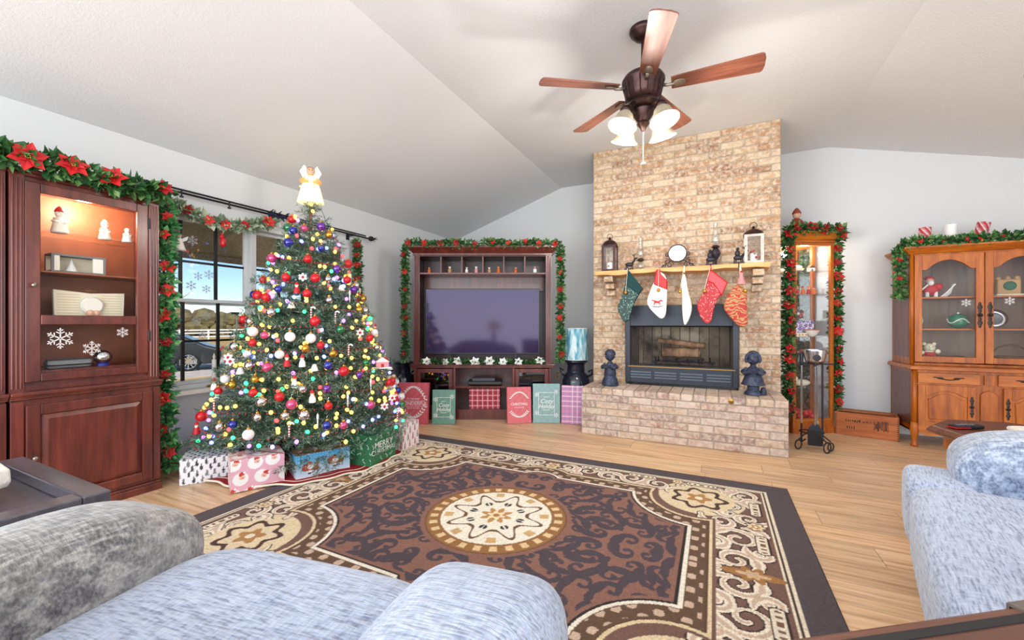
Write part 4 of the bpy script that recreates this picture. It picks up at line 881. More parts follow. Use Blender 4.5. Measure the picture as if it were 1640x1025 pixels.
MB().box(-HW+.01, -HW+.03, U, YBK, .735, ZT).box(HW-.03, HW-.01, U, YBK, .735, ZT).box(-HW+.03, HW-.03, U, YBK, ZT-.03, ZT).box(-HW+.03, HW-.03, U, YBK, .735, .755).build('upper_case', 'honey_oak', hu, bev=.003)
MB().box(-HW+.008, -HW+.012, U+.04, YBK-.04, .80, ZT-.05).build('side_panel', 'hutch_side', hu); MB().box(-HW+.03, HW-.03, YBK-.015, YBK-.005, .755, ZT-.03).build('back_panel', 'hutch_inside', hu)
for sx in (-1, 1): MB().cyl((sx*(HW-.02), U, .74), (sx*(HW-.02), U, ZT), .016, n=10).build('corner_post', 'honey_oak', hu, smooth=True)
MB().taper((-HW+.0, HW-.0, U-.01, YBK), (-HW-.045, HW+.045, U-.06, YBK), ZT, ZT+.045).box(-HW-.05, HW+.05, U-.065, YBK, ZT+.045, ZT+.065).build('cornice', 'honey_oak_flat', hu, bev=.005)
for x0, x1, ex in ((-HW+.035, -.003, -.032), (.003, HW-.035, .032)):
    d = arched_panel(hu, x0, x1, .765, ZT-.015, U, .052, .085, 'cabinet_glass'); escut(d, ex, U-.02, 1.19, 1.25)
for x_, z_ in ((-.115, 1.30), (.085+.07, 1.31)): flake(MB(), T(x_, U-.007, z_), .035).build('snowflake_decal', 'white', hu)
for z_ in (1.07, 1.36): MB().box(-HW+.03, HW-.03, U+.03, YBK-.02, z_-.014, z_).build('shelf', 'honey_oak_flat', hu, bev=.003)
hp = lambda x, y, z: (HX+x, 4.96+y, z)
b = thing('sleigh_rider_figurine', 'red-coated rider figurine with white sleigh runners in the hutch', 'figurine', hp(-.29, .25, 1.36), 0)
MB().sup((0, 0, .075), (.06, .04, .055), .9, .9, 14, 10).sph((.055, 0, .10), .032, 10, 7).build('coat', 'red', b, smooth=True); MB().sph((-.01, -.01, .15), .032, 10, 8).build('head', 'skin', b, smooth=True); MB().sph((-.01, -.03, .135), .026, 8, 6).build('beard', 'white', b, smooth=True); MB().sph((-.01, .0, .18), .03, 8, 6, (1.3, 1, .7)).build('hat', 'red', b, smooth=True)
for k in range(3): MB().tube([(.06+.02*k, -.03+.02*k, .0), (.10+.02*k, -.03+.02*k, .04), (.16, -.03+.02*k, .12)], .006, 6).build('runner', 'white', b)
MB().tube([(-.14, 0, .012), (-.10, -.02, .04), (-.02, -.03, .13)], .007, 6).build('sack_strap', 'white', b); MB().sph((-.12, 0, .03), .03, 8, 6).build('sack', 'brown', b, smooth=True)
for s in (-1, 1): MB().cyl((s*.03, -.02, .0), (s*.03, -.02, .05), .014, n=7).build('boot', 'white', b)
b = thing('mantel_clock_box', 'ornate cream and green picture box on the hutch top shelf', 'ornament box', hp(.23, .28, 1.36))
MB().box(-.075, .075, -.03, .03, .015, .15).build('box', 'tan', b, bev=.012); MB().lathe([(.04, 0), (.04, .01), (.03, .014), (.001, .014)], 16, T(0, -.03, .09) @ R(PI/2, 'X')).build('wreath', 'green', b); MB().box(-.085, .085, -.04, .04, 0, .018).build('base', 'cream', b)
for sx in (-1, 0, 1): MB().sph((sx*.06, 0, .16), .02, 8, 6).build('finial', 'tan', b)
def plate(label, loc, r, m, tilt=.25, rim='white'):
    o = thing('plate', label, 'plate', loc); q = R(PI/2-tilt, 'X')
    MB().lathe([(.001, .0), (r*.62, .0), (r*.68, .008)], 26, T(0, 0, r) @ q, caps=False).build('well', m, o, smooth=True); MB().lathe([(r*.68, .008), (r, .016), (r, .020), (r*.66, .012)], 26, T(0, 0, r) @ q, caps=False).build('rim', rim, o, smooth=True)
    return o
plate('white plate with snow-edged rim standing on the hutch middle shelf', hp(-.40, .30, 1.075), .07, 'porcelain', rim=mat('frosty', C(190, 200, 214), .4, var=.3, vscale=60))
plate('grey and silver plate behind the second hutch door', hp(.16, .32, 1.075), .085, mat('plate_grey', C(112, 112, 124), .3), rim='silver')
b = thing('glass_ornament', 'ribbed green glass ball ornament on the hutch middle shelf', 'ornament', hp(-.105, .24, 1.07))
mb = MB().lathe([(.001, 0)]+[(.068*math.sin(PI*k/18)*(1+.03*math.sin(k*2.2)), .068-.068*math.cos(PI*k/18)) for k in range(1, 18)]+[(.001, .136)], 28); mb.build('ball', mat('green_glass', C(30, 120, 96), .12, coat=1), b, smooth=True); MB().lathe([(.014, .132), (.014, .15), (.001, .152)], 10).build('cap', 'silver', b)
MB().tube([(math.cos(a)*.07, math.sin(a)*.07, .07+.02*math.sin(3*a)) for a in [2*PI*k/30 for k in range(30)]], .004, 5, True).build('stripe', 'white', b)
b = thing('plush_bear', 'small white plush bear in red vest at the hutch bottom', 'plush toy', hp(-.30, .25, .755))
MB().sup((0, 0, .06), (.045, .04, .05), .9, .9, 12, 8).sph((-.06, -.03, .02), .03, 8, 6).sph((.06, -.03, .02), .03, 8, 6).sph((-.05, 0, .085), .022, 8, 6).sph((.06, 0, .1), .022, 8, 6).build('body', 'cream', b, smooth=True); MB().sph((0, -.005, .135), .042, 12, 8).sph((-.035, 0, .17), .016, 8, 6).sph((.035, 0, .17), .016, 8, 6).sph((0, -.04, .125), .018, 8, 6).build('head', 'cream', b, smooth=True); MB().sup((0, -.002, .07), (.047, .043, .03), .9, .9, 12, 8).build('vest', 'red', b, smooth=True); MB().sph((-.014, -.044, .145), .004, 6, 4).sph((.014, -.044, .145), .004, 6, 4).build('eyes', 'black', b)
b = thing('wicker_basket', 'brown wicker basket standing low in the hutch', 'basket', hp(.26, .3, .755))
MB().lathe([(.07, 0), (.085, .05), (.09, .07), (.082, .07), (.065, .01)], 18, SC(1.4, .9, 1)).build('bowl', 'brown', b); MB().tube([(math.cos(a)*.12, 0, .07+math.sin(a)*.10) for a in [PI*k/14 for k in range(15)]], .007, 6).build('handle', 'brown', b)
b = thing('red_cloth', 'crumpled dark red cloth with white lace on the hutch floor', 'cloth', hp(.13, .2, .755))
mb = MB()
for k in range(9): mb.sup((-.1+k*.026, random.uniform(-.02, .02), .014), (.03, .05, .02), 1, 1, 8, 6)
mb.build('cloth', 'red_velvet', b, smooth=True); MB().sup((.12, -.04, .018), (.06, .03, .018), 1, 1, 12, 6).build('lace', 'white', b, smooth=True)
b = thing('table_runner', 'folded dark patterned cloth behind the plush bear', 'cloth', hp(-.14, .33, .755))
MB().box(-.1, .1, -.04, .04, 0, .06).build('folded_stack', 'trunk_wood', b, bev=.01); MB().box(-.101, .101, -.041, .041, .02, .025).build('fold_line', 'tan', b)
# candles on the hutch
for lab, x_, m_, h_, r_, tl in (('red and white striped candle standing straight, end of the hutch', -.35, 0, .14, .044, 0), ('plain white pillar candle between the striped candles', -.175, 1, .15, .042, 0), ('red and white striped candle leaning, beside the white candle', .0, 0, .14, .044, .22)):
    zc = ZT+.066
    o = thing('pillar_candle', lab, 'candle', hp(x_, .19, zc), .0, 'candles on the hutch'); o.rotation_euler = (0, tl, 0)
    hz = .05 if tl == 0 else .06
    if m_: MB().lathe([(r_, hz), (r_, hz+h_), (r_*.8, hz+h_-.01), (.001, hz+h_-.012)], 20).build('wax', 'white', o, smooth='auto')
    else:
        def fn(X, Y, r_=r_): 
            s = np.mod(Y*16+X/r_/1.05, 1)
            o_ = np.zeros(X.shape+(3,)); o_[:] = (178, 34, 44); o_[(s < .18)] = (244, 236, 236); o_[(s > .36) & (s < .42)] = (244, 228, 228); return o_
        g = grid('wax', fn, 2*PI*r_, h_, 40, 40, 'print', o); me = g.data; co = np.empty(len(me.vertices)*3); me.vertices.foreach_get('co', co); co = co.reshape(-1, 3)
        a = co[:, 0]/r_; me.vertices.foreach_set('co', np.stack([r_*np.sin(a), -r_*np.cos(a), co[:, 1]+hz+h_/2], -1).ravel()); me.update()
        MB().lathe([(r_, hz+h_), (r_*.7, hz+h_-.006), (.001, hz+h_-.006)], 20, caps=False).build('wax_top', 'red', o)
    MB().lathe([(r_+.01, hz-.012), (r_+.012, hz), (.001, hz)], 16).tube([(0, 0, -.0), (0, 0, hz-.01)], .006, 6).lathe([(.03, 0), (.03, .005), (.001, .006)], 14).build('holder', 'black_metal', o); MB().cyl((0, 0, hz+h_-.01), (0, 0, hz+h_+.012), .0015, n=5).build('wick', 'black', o)

# ------------------------------------------------------------------ curio cabinet beside the chimney
QA = math.radians(30)
QO = (.905, 5.108)
qc = thing('curio_cabinet', 'narrow honey oak lighted curio cabinet beside the chimney', 'cabinet', (*QO, 0), QA)
QW, QD, QZ = .22, .27, 1.96
MB().box(-QW, QW, 0, QD, 0, .12).box(-QW-.008, QW+.008, -.008, QD, 0, .06).build('base', 'honey_oak', qc, bev=.004)
for x0 in (-QW, QW-.035): MB().box(x0, x0+.035, 0, .03, .12, QZ).build('front_stile', 'honey_oak', qc, bev=.004)
for x0 in (-QW, QW-.03): MB().box(x0, x0+.03, QD-.03, QD, .12, QZ).build('rear_stile', 'honey_oak', qc)
for z0, z1 in ((QZ-.05, QZ), (.12, .15)): MB().box(-QW+.035, QW-.035, 0, .03, z0, z1).build('door_rail', 'honey_oak_flat', qc, bev=.003)
MB().box(-QW+.03, QW-.03, .012, .016, .15, QZ-.05).build('pane', 'pane', qc)
for x_ in (-QW+.004, QW-.008): MB().box(x_, x_+.004, .03, QD-.03, .12, QZ).build('side_pane', 'pane', qc)
MB().box(-QW+.02, QW-.02, QD-.012, QD-.006, .12, QZ).build('mirror_back', 'mirror', qc)
MB().taper((-QW, QW, 0, QD), (-QW-.03, QW+.065, -.065, QD), QZ, QZ+.075).box(-QW-.012, QW+.012, -.012, QD, QZ-.02, QZ).box(-QW-.03, QW+.065, -.065, QD, QZ+.075, QZ+.085).build('crown', 'honey_oak_flat', qc, bev=.003)
SHZ = (.46, .72, .98, 1.16, 1.42, 1.66)
for z_ in SHZ: MB().box(-QW+.012, QW-.012, .03, QD-.02, z_-.006, z_).build('glass_shelf', 'clear_glass', qc)
lt = light('curio_light', 'POINT', (0, .12, QZ-.07), (0, 0, 0), 7, (1, .92, .78), shadow_soft_size=.04); lt.parent = qc
MB().lathe([(.03, 0), (.03, .015), (.001, .016)], 14, T(0, .13, QZ-.03)).build('ceiling_lamp', 'lamp_on', qc)
def QP(x, y, z): return tuple(T(*QO, 0) @ R(QA) @ Vector((x, y, z)))
b = thing('display_sleigh', 'gold-trimmed white sleigh ornament on the top curio shelf', 'ornament', QP(-.08, .13, 1.66), QA)
MB().sup((0, 0, .035), (.06, .03, .03), .7, .7, 12, 8).build('body', 'porcelain', b, smooth=True); MB().tube([(-.07, 0, .006), (.05, 0, .006), (.08, 0, .03)], .005, 6).build('runner', 'gold', b)
b = thing('model_village_house', 'small framed white house ornament, top curio shelf', 'ornament', QP(.08, .13, 1.66), QA)
MB().box(-.03, .03, -.02, .02, 0, .04).build('walls', 'white', b); MB().poly([(-.036, .04), (.036, .04), (0, .07)], -.024, .024).build('roof', 'brown', b); MB().box(-.008, .008, -.022, -.019, 0, .025).build('door', 'grey', b)
for k in range(5):
    figure('choir_figurine', 'tiny orange-red robed figurine, %s in the curio row from the chimney' % ['first', 'second', 'third', 'fourth', 'fifth'][k], 'figurine', QP(-.14+k*.062, .12, 1.42), .09, ['orange', 'red'][k % 2], 'skin', ['red', 'orange'][k % 2], QA, 'orange figurines in the curio')
b = thing('floral_tray', 'dark floral rectangular tray standing in the curio', 'tray', QP(-.06, .2, 1.165), QA)
def fl(bg, cols, s): return scatter(bg, lambda x, y, o, s_, rg: [o.__setitem__(np.hypot(x, y)*(1+.3*np.cos(5*np.arctan2(y, x))) < s_*.36, rg.choice(cols)), o.__setitem__(np.hypot(x, y) < s_*.09, (250, 230, 150))], s, 5, .3)
grid('painted_face', fl((60, 70, 60), [(190, 60, 60), (230, 220, 220), (120, 90, 150)], .04), .22, .09, 60, 30, 'print', b, T(0, -.006, .05) @ FRONT); MB().box(-.11, .11, -.005, .005, .005, .095).build('board', 'green', b)
b = thing('floral_plate', 'white plate painted with purple flowers in the curio', 'plate', QP(.0, .16, .982), QA)
g = grid('painted_face', fl((238, 236, 244), [(120, 80, 190), (150, 110, 210), (90, 60, 160)], .05), .26, .16, 80, 50, 'print', b, T(0, -.012, .085) @ FRONT); MB().box(-.13, .13, -.01, .01, .0, .165).build('dish', 'porcelain', b, bev=.008)
b = thing('shell_bowl', 'white and orange fan-shaped dish on the curio shelf', 'dish', QP(.06, .09, .98), QA)
MB().lathe([(.02, 0), (.05, .02), (.08, .07), (.076, .07), (.046, .024), (.001, .01)], 20, SC(1, .6, 1)).build('bowl', 'porcelain', b, smooth='auto'); MB().tube([(math.cos(a)*.08, math.sin(a)*.048, .07) for a in [2*PI*k/24 for k in range(24)]], .005, 5, True).build('rim', 'orange', b)
b = thing('yellow_box', 'low cream box with painted dots on the curio shelf', 'box', QP(-.06, .09, .981), QA)
MB().box(-.1, .04, -.035, .035, 0, .04).build('box', 'cream', b, bev=.004)
for k in range(4): MB().sph((-.08+k*.035, -.035, .02), .008, 6, 4).build('dot', 'orange', b)
figure('village_figurine', 'little red-capped figurine on the lower curio shelf', 'figurine', QP(-.05, .1, .72), .13, 'white', 'skin', 'red', QA); figure('village_figurine', 'little grey figurine beside the red-capped one in the curio', 'figurine', QP(.07, .11, .72), .14, 'grey', 'skin', None, QA)
b = thing('white_duck', 'cream duck-shaped dish on the bottom glass curio shelf', 'dish', QP(-.04, .11, .46), QA)
MB().sup((0, 0, .04), (.09, .045, .035), 1, 1, 16, 8).sph((-.07, 0, .085), .026, 10, 7).build('body', 'cream', b, smooth=True); MB().sph((-.1, 0, .08), .01, 6, 4, (1.6, 1, .6)).build('beak', 'orange', b)
b = thing('curio_bundle', 'dark red bundle of baubles on the floor of the curio', 'ornament', QP(-.0, .12, .12), QA)
for k in range(9): MB().sph((-.09+(k % 3)*.07, -.04+(k//3)*.04, .035+.03*(k % 2)), .035, 10, 7).build('bauble', 'red_satin', b, smooth=True)
figure('woodland_figurine', 'red-hooded old woodsman figurine with sack on top of the curio', 'figurine', QP(-.10, .10, QZ+.085), .27, mat('robe', C(150, 66, 46), .7, var=.3), 'skin', 'robe', QA, base='brown', bag='green')

# ------------------------------------------------------------------ wooden crate
L, M = between((1.10, 5.20), (1.565, 5.09), .26)
cr = thing('wooden_crate', 'old open wooden crate with faded dark stencil marks on the floor', 'crate'); cr.matrix_world = M; h_ = .225
W2, D2 = L/2, .13
for nm, b_ in (('front_board', (-W2, W2, -D2, -D2+.014, 0, h_)), ('back_board', (-W2, W2, D2-.014, D2, 0, h_)), ('end_board', (-W2, -W2+.016, -D2+.014, D2-.014, 0, h_)), ('end_board', (W2-.016, W2, -D2+.014, D2-.014, 0, h_)), ('bottom_board', (-W2+.016, W2-.016, -D2+.014, D2-.014, 0, .012))): MB().box(*b_).build(nm, 'crate_wood', cr, bev=.002)
mb = MB()
for k in range(11):
    for X in (-W2, W2-.014): mb.box(X, X+.014, -D2-.0012, -D2+.001, k*.02+.002, k*.02+.011)
mb.build('finger_joints', mat('joint_dark', C(96, 48, 24), .7), cr)['kind'] = 'stuff'
MB().box(-W2+.01, W2-.05, -.02, .05, h_-.004, h_+.006, R(.08)).build('loose_slat', 'crate_wood', cr)
rg_ = random.Random(4)
def marks(x0, x1, z0, z1, n_, w_):
    "worn stencil strokes, too faded to read"
    for k in range(n_):
        x_ = x0+(x1-x0)*(k+.5)/n_; q0 = z0+rg_.uniform(0, .3)*(z1-z0); q1 = z1-rg_.uniform(0, .35)*(z1-z0); w2 = w_*rg_.uniform(.4, 1)
        MB().poly([(x_-w2, q0), (x_+w2, q0), (x_+w2*rg_.uniform(.5, 1.3), q1), (x_-w2*rg_.uniform(.4, 1.1), q1)], -D2-.0012, -D2+.001).build('stencil_mark', 'crate_ink', cr)
marks(-.16, -.04, .135, .165, 7, .006); marks(-.03, .045, .14, .155, 3, .009); marks(-.15, -.08, .065, .10, 4, .006); marks(.055, .165, .075, .175, 8, .006)

# ------------------------------------------------------------------ fireplace tools
ft = thing('fireplace_tools', 'black and chrome fireplace tool stand with scrolled ring feet', 'tool stand', (.78, 4.46, 0))
MB().tube([(.13+.0*k, -.05, 0) for k in range(2)], .001, 3)
for x_, y_, r_ in ((.09, -.10, .045), (.13, -.02, .035), (-.11, -.06, .04)): MB().tube([(x_+r_*math.cos(a)*.7, y_+r_*math.cos(a)*.7, r_+.005+r_*math.sin(a)) for a in [2*PI*k/20 for k in range(20)]], .006, 6, True).build('ring_foot', 'iron', ft, smooth=True)
for e in ((.09, -.10), (.13, -.02), (-.11, -.06)): MB().tube([(0, 0, .16), (e[0]*.6, e[1]*.6, .13), (e[0], e[1], .085)], .006, 6).build('leg', 'iron', ft)
MB().tube([(.1*math.cos(a)*.9, .02+.07*math.sin(a), .15) for a in [2*PI*k/24 for k in range(24)]], .006, 6, True).build('ring_base', 'iron', ft)
MB().cyl((.075, 0, .08), (.075, 0, .80), .008, n=8).build('twisted_post', 'iron', ft)
MB().tube([(-.09, 0, .76), (.16, 0, .76)], .007, 6).build('cross_bar', 'iron', ft)
def tool(label, x, y, head):
    o = thing('fire_tool', label, 'tool', (.78+x, 4.46+y, .10), 0, 'tools on the stand')
    MB().cyl((0, 0, .12), (0, 0, .66), .008, n=8).build('shaft', 'chrome', o); 
    if head == 'shovel': MB().poly([(-.05, -.06), (.05, -.06), (.055, .08), (.02, .13), (-.02, .13), (-.055, .08)], -.006, .006).build('blade', 'fire_black', o, bev=.004); MB().box(-.055, .055, -.02, -.006, -.05, .07).build('rim', 'black_metal', o)
    if head == 'brush': MB().lathe([(.03, -.06), (.034, .06), (.014, .12)], 12).build('bristles', 'black', o); MB().lathe([(.016, .1), (.018, .14)], 10).build('ferrule', 'chrome', o)
    if head == 'poker': MB().tube([(0, 0, .12), (0, 0, -.05), (.03, 0, -.02)], .008, 6).build('hook', 'iron', o)
    MB().lathe([(.009, .64), (.016, .66), (.016, .74), (.009, .76), (.001, .765)], 10).build('handle', 'fire_black', o); 
for lab, x_, y_, hd in (('chrome fire shovel with black blade hanging on the tool stand', .015, -.035, 'shovel'), ('chrome hearth brush with black bristles hanging on the tool stand', .045, .05, 'brush'), ('chrome poker hanging nearest the hearth bricks', -.075, .02, 'poker')): tool(lab, x_, y_, hd)
pc = thing('ash_bucket', 'glass-sided silver lantern box atop the tool stand', 'lantern', (.80, 4.46, .767))
MB().lathe([(.05, 0), (.075, .02), (.09, .10), (.09, .115), (.086, .115), (.072, .02)], 20).build('bowl', 'silver', pc, smooth='auto'); MB().lathe([(.03, 0), (.03, .01), (.001, .011)], 14, T(0, -.075, .05) @ R(PI/2, 'X')).build('medallion', 'iron', pc)

# ------------------------------------------------------------------ mantel ornaments
MZ = 1.664
def lantern(label, x, m, w, h, y=4.40):
    o = thing('lantern', label, 'lantern', (x, y, MZ)); a = w/2
    MB().box(-a-.006, a+.006, -a-.006, a+.006, 0, .014).build('base', m, o, bev=.003)
    for sx in (-1, 1):
        for sy in (-1, 1): MB().box(sx*a-.007, sx*a+.007, sy*a-.007, sy*a+.007, .014, h*.68).build('post', m, o)
    for k in range(4): MB().box(-a+.006, a-.006, -.001, .001, .016, h*.66, R(k*PI/2) @ T(0, -a, 0)).build('pane', 'pane', o)
    MB().frame(-a+.006, a-.006, .014, h*.68, .012, -a-.004, -a+.004).build('door_frame', m, o)
    MB().box(-a-.01, a+.01, -a-.01, a+.01, h*.68, h*.70).build('top_plate', m, o); MB().lathe([(a*1.25, h*.70), (a*1.2, h*.74), (a*.95, h*.80), (a*.45, h*.85), (.012, h*.865), (.008, h*.89), (.016, h*.905), (.006, h*.925), (.001, h*.93)], 20).build('dome_roof', 'bronze', o, smooth='auto')
    MB().tube([(.028*math.cos(t), 0, h*.945+.028*math.sin(t)) for t in [2*PI*k/16 for k in range(16)]], .003, 5, True).build('ring', 'bronze', o)
    MB().lathe([(.03, .014), (.03, .10), (.001, .10)], 14).build('candle', 'white', o)
    for k in range(6): MB().sph((random.uniform(-.03, .03), random.uniform(-.04, .02), .03+random.random()*.1), .012, 6, 4).build('berry', random.choice(['silver', 'red', 'white']), o)
    return o
lantern('bronze-framed lantern at the far end of the mantel, above the green stocking', -1.0, 'bronze', .13, .40)
lantern('whitewashed lantern with domed roof above the paisley stocking', .325, mat('whitewash', C(206, 196, 186), .8, var=.2), .14, .38)
def oil_lamp(label, x, wall, z0):
    o = thing('oil_lamp', label, 'oil lamp', (x, 4.44, z0))
    if wall:
        MB().lathe([(.001, 0), (.03, .004), (.052, .04), (.045, .075), (.02, .09), (.02, .10)], 16).build('font', 'clear_glass', o, smooth=True)
    else: MB().lathe([(.045, 0), (.045, .008), (.015, .02), (.012, .06), (.035, .10), (.045, .13), (.03, .165), (.02, .18)], 16).build('font', 'iron', o, smooth=True)
    q = .10 if wall else .18
    MB().lathe([(.02, q), (.03, q+.006), (.042, q+.012), (.03, q+.02), (.022, q+.03)], 16).build('burner', 'bronze', o, smooth=True)
    MB().lathe([(.026, q+.025), (.038, q+.06), (.042, q+.085), (.032, q+.12), (.022, q+.16), (.02, q+.24), (.024, q+.25)], 18, caps=False).build('chimney', 'clear_glass', o, smooth=True)
    return o
oil_lamp('clear glass oil lamp with tall chimney above the green stocking cuff', -.69, True, MZ)
oil_lamp('dark iron oil lamp with glass chimney above the red stocking', .01, False, MZ)
def hanger(label, x, shape):
    o = thing('stocking_holder', label, 'stocking holder', (x, 4.335, MZ), 0, 'cast iron stocking holders')
    MB().box(-.045, .045, -.05, .05, 0, .014).build('base', 'iron', o, bev=.003); MB().tube([(0, -.05, .007), (0, -.075, .0), (0, -.078, -.03), (0, -.07, -.035)], .005, 6).build('hook', 'iron', o)
    mb = MB(); s = 1
    mb.sup((0, 0, .06), (.042, .016, .022), .9, .9, 12, 8)
    for lx in (-.03, -.018, .018, .03): mb.cyl((lx, 0, .05), (lx*1.15, 0, .014), .006, .004, 6)
    mb.tube([(.03, 0, .07), (.05, 0, .10), (.052, 0, .115)], [.012, .010, .012], 7); mb.sup((.064, 0, .118), (.02, .009, .01), .9, .9, 10, 6)
    if shape != 'rider':
        for sg in (-1, 1): mb.tube([(.05, sg*.006, .125), (.045, sg*.02, .15), (.06, sg*.03, .165)], .003, 5); mb.tube([(.046, sg*.018, .145), (.03, sg*.03, .155)], .003, 5)
    if shape != 'deer': mb.sup((-.008, 0, .10), (.022, .018, .03), .9, .9, 10, 8); mb.sph((-.006, 0, .142), .014, 8, 6)
    mb.build('figure', 'iron', o, smooth=True); return o
hanger('iron reindeer stocking holder above the green stocking', -.785, 'deer'); hanger('iron rider-on-deer stocking holder above the red stocking', -.03, 'rider'); hanger('iron rider stocking holder above the paisley stocking', .20, 'both')
ck = thing('round_dish_stand', 'round white dish on a scrolled iron stand, middle of the mantel', 'dish stand', (-.327, 4.40, MZ))
MB().lathe([(.001, 0), (.072, .0), (.08, .006), (.08, .014), (.001, .016)], 30, T(0, -.03, .145) @ R(PI/2-.12, 'X')).build('dish', mat('dish_white', C(236, 240, 248), .25, coat=.5), ck, smooth='auto')
MB().tube([(math.cos(a)*.084, -.036-math.sin(a)*.008, .145+.084*math.sin(a)) for a in [2*PI*k/30 for k in range(30)]], .005, 6, True).build('ring', 'iron', ck)
for s in (-1, 1):
    for q in ((.08, .02, .03, 0), (.13, .018, .022, 2), (.10, .06, .03, 1.2), (.095, .13, .022, 4)):
        pts = [(s*(q[0]+(q[2]*(1-t*.8))*math.cos(q[3]+t*8)), -.02, q[1]+.012+(q[2]*(1-t*.8))*math.sin(q[3]+t*8)) for t in np.linspace(0, 1, 18)]
        MB().tube(pts, .004, 5).build('scroll', 'iron', ck)
    MB().tube([(s*.02, -.02, .004), (s*.17, -.02, .004)], .005, 5).build('foot_bar', 'iron', ck); MB().tube([(s*.17, -.02, .006), (s*.1, -.02, .05), (s*.05, -.02, .08)], .004, 5).build('brace', 'iron', ck)
# stockings hung from the mantel edge
def zp(zx, zy, y=4.24):
    p = at(940+zx*.19506, 340+zy*.19506, y=y); return (p.x, p.z)
def stocking(label, outline, m, cuff=None, cuffm='red', loop=None, bell=None, th=.022, printf=None):
    pts = [zp(*q) for q in outline]; top = loop[0] if loop else outline[0]
    c = zp(*top); o = thing('stocking', label, 'stocking', (c[0], 4.235, c[1]), 0, 'stockings on the mantel')
    rel = [(x-c[0], z-c[1]) for x, z in pts]
    # rounded outline
    for _ in range(2):
        n = len(rel); rel = [((.75*rel[i][0]+.25*rel[(i+1) % n][0]), (.75*rel[i][1]+.25*rel[(i+1) % n][1])) if k == 0 else ((.25*rel[i][0]+.75*rel[(i+1) % n][0]), (.25*rel[i][1]+.75*rel[(i+1) % n][1])) for i in range(n) for k in (0, 1)]
    MB().poly(rel, -th, th).build('foot', m, o, bev=th*.9, seg=4)
    if cuff: MB().poly([(zp(*q)[0]-c[0], zp(*q)[1]-c[1]) for q in cuff], -th-.006, th+.006).build('cuff', cuffm, o, bev=.012, seg=3)
    if loop: MB().tube([(zp(*q)[0]-c[0], 0, zp(*q)[1]-c[1]) for q in loop], .006, 6).build('hanging_loop', cuffm, o)
    if bell: 
        b = (zp(*bell)[0]-c[0], zp(*bell)[1]-c[1]); bo = MB().sph((b[0], -th-.02, b[1]), .018, 12, 9).build('bell', 'gold', o, smooth=True); MB().tube([(0, -th-.008, -.01), (b[0], -th-.02, b[1]+.016)], .002, 4).build('cord', 'cream', bo)
    if printf: printf(o, c, th)
    return o
stocking('dark green sequined stocking with velvet cuff', [(330, 500), (345, 480), (460, 625), (420, 690), (380, 760), (352, 885), (310, 905), (288, 870), (246, 785), (290, 690), (315, 600)], 'sequin_green', [(335, 485), (350, 485), (462, 628), (425, 676), (322, 600)], mat('velvet_green', C(10, 56, 58), .85), [(340, 455), (342, 500)], (325, 662))
def horse(o, c, th):
    q = lambda pts: [(zp(*p)[0]-c[0], zp(*p)[1]-c[1]) for p in pts]
    MB().poly(q([(530, 716), (536, 728), (552, 730), (556, 745), (548, 762), (554, 764), (566, 748), (590, 748), (600, 762), (606, 760), (602, 742), (606, 730), (622, 734), (628, 728), (612, 718), (602, 722), (590, 730), (560, 724), (544, 720)]), -th-.004, -th-.001).build('rocking_horse_print', 'red', o); MB().poly(q([(520, 762), (545, 772), (590, 774), (628, 766), (628, 771), (590, 780), (545, 778)]), -th-.004, -th-.001).build('rocker_print', 'black', o)
stocking('white stocking with red cuff and horse print', [(590, 480), (655, 525), (660, 640), (655, 760), (648, 850), (615, 880), (575, 850), (520, 795), (490, 735), (520, 650), (550, 580), (570, 500)], 'white', [(572, 470), (602, 468), (610, 505), (662, 560), (660, 640), (548, 595)], 'red', [(592, 452), (592, 480)], (592, 642), printf=horse)
stocking('plain cream stocking seen edge-on, middle of the mantel', [(800, 490), (818, 560), (828, 640), (866, 770), (852, 850), (812, 930), (795, 915), (783, 800), (786, 680), (770, 570)], 'cream', None, 'cream', [(800, 440), (800, 495)], (768, 655), .03)
stocking('bright red sequined stocking with velvet cuff', [(1005, 485), (1035, 490), (1155, 580), (1110, 670), (1050, 740), (1025, 900), (985, 916), (945, 890), (895, 770), (940, 690), (980, 600)], 'sequin_red', [(1002, 482), (1032, 482), (1158, 578), (1105, 690), (1035, 590), (985, 570)], 'red_satin', [(1015, 440), (1015, 490)], (967, 650))
stocking('red and gold paisley stocking with tasselled cord, end of the mantel', [(1215, 600), (1250, 595), (1318, 650), (1310, 760), (1328, 900), (1300, 945), (1245, 940), (1170, 860), (1112, 780), (1150, 690), (1190, 630)], 'paisley', None, 'cream', [(1258, 430), (1258, 600)], (1297, 648))
b = thing('cord_tassel', 'red and cream striped tassel above the paisley stocking', 'tassel', (zp(1265, 540)[0], 4.20, zp(1265, 540)[1]))
MB().lathe([(.006, .05), (.012, .04), (.018, 0), (.034, -.045), (.036, -.06), (.001, -.06)], 12).build('tassel_skirt', mat('tassel', C(206, 140, 140), .8, var=.4, vscale=90), b); MB().sph((0, 0, .052), .011, 8, 6).build('knot', 'red', b)

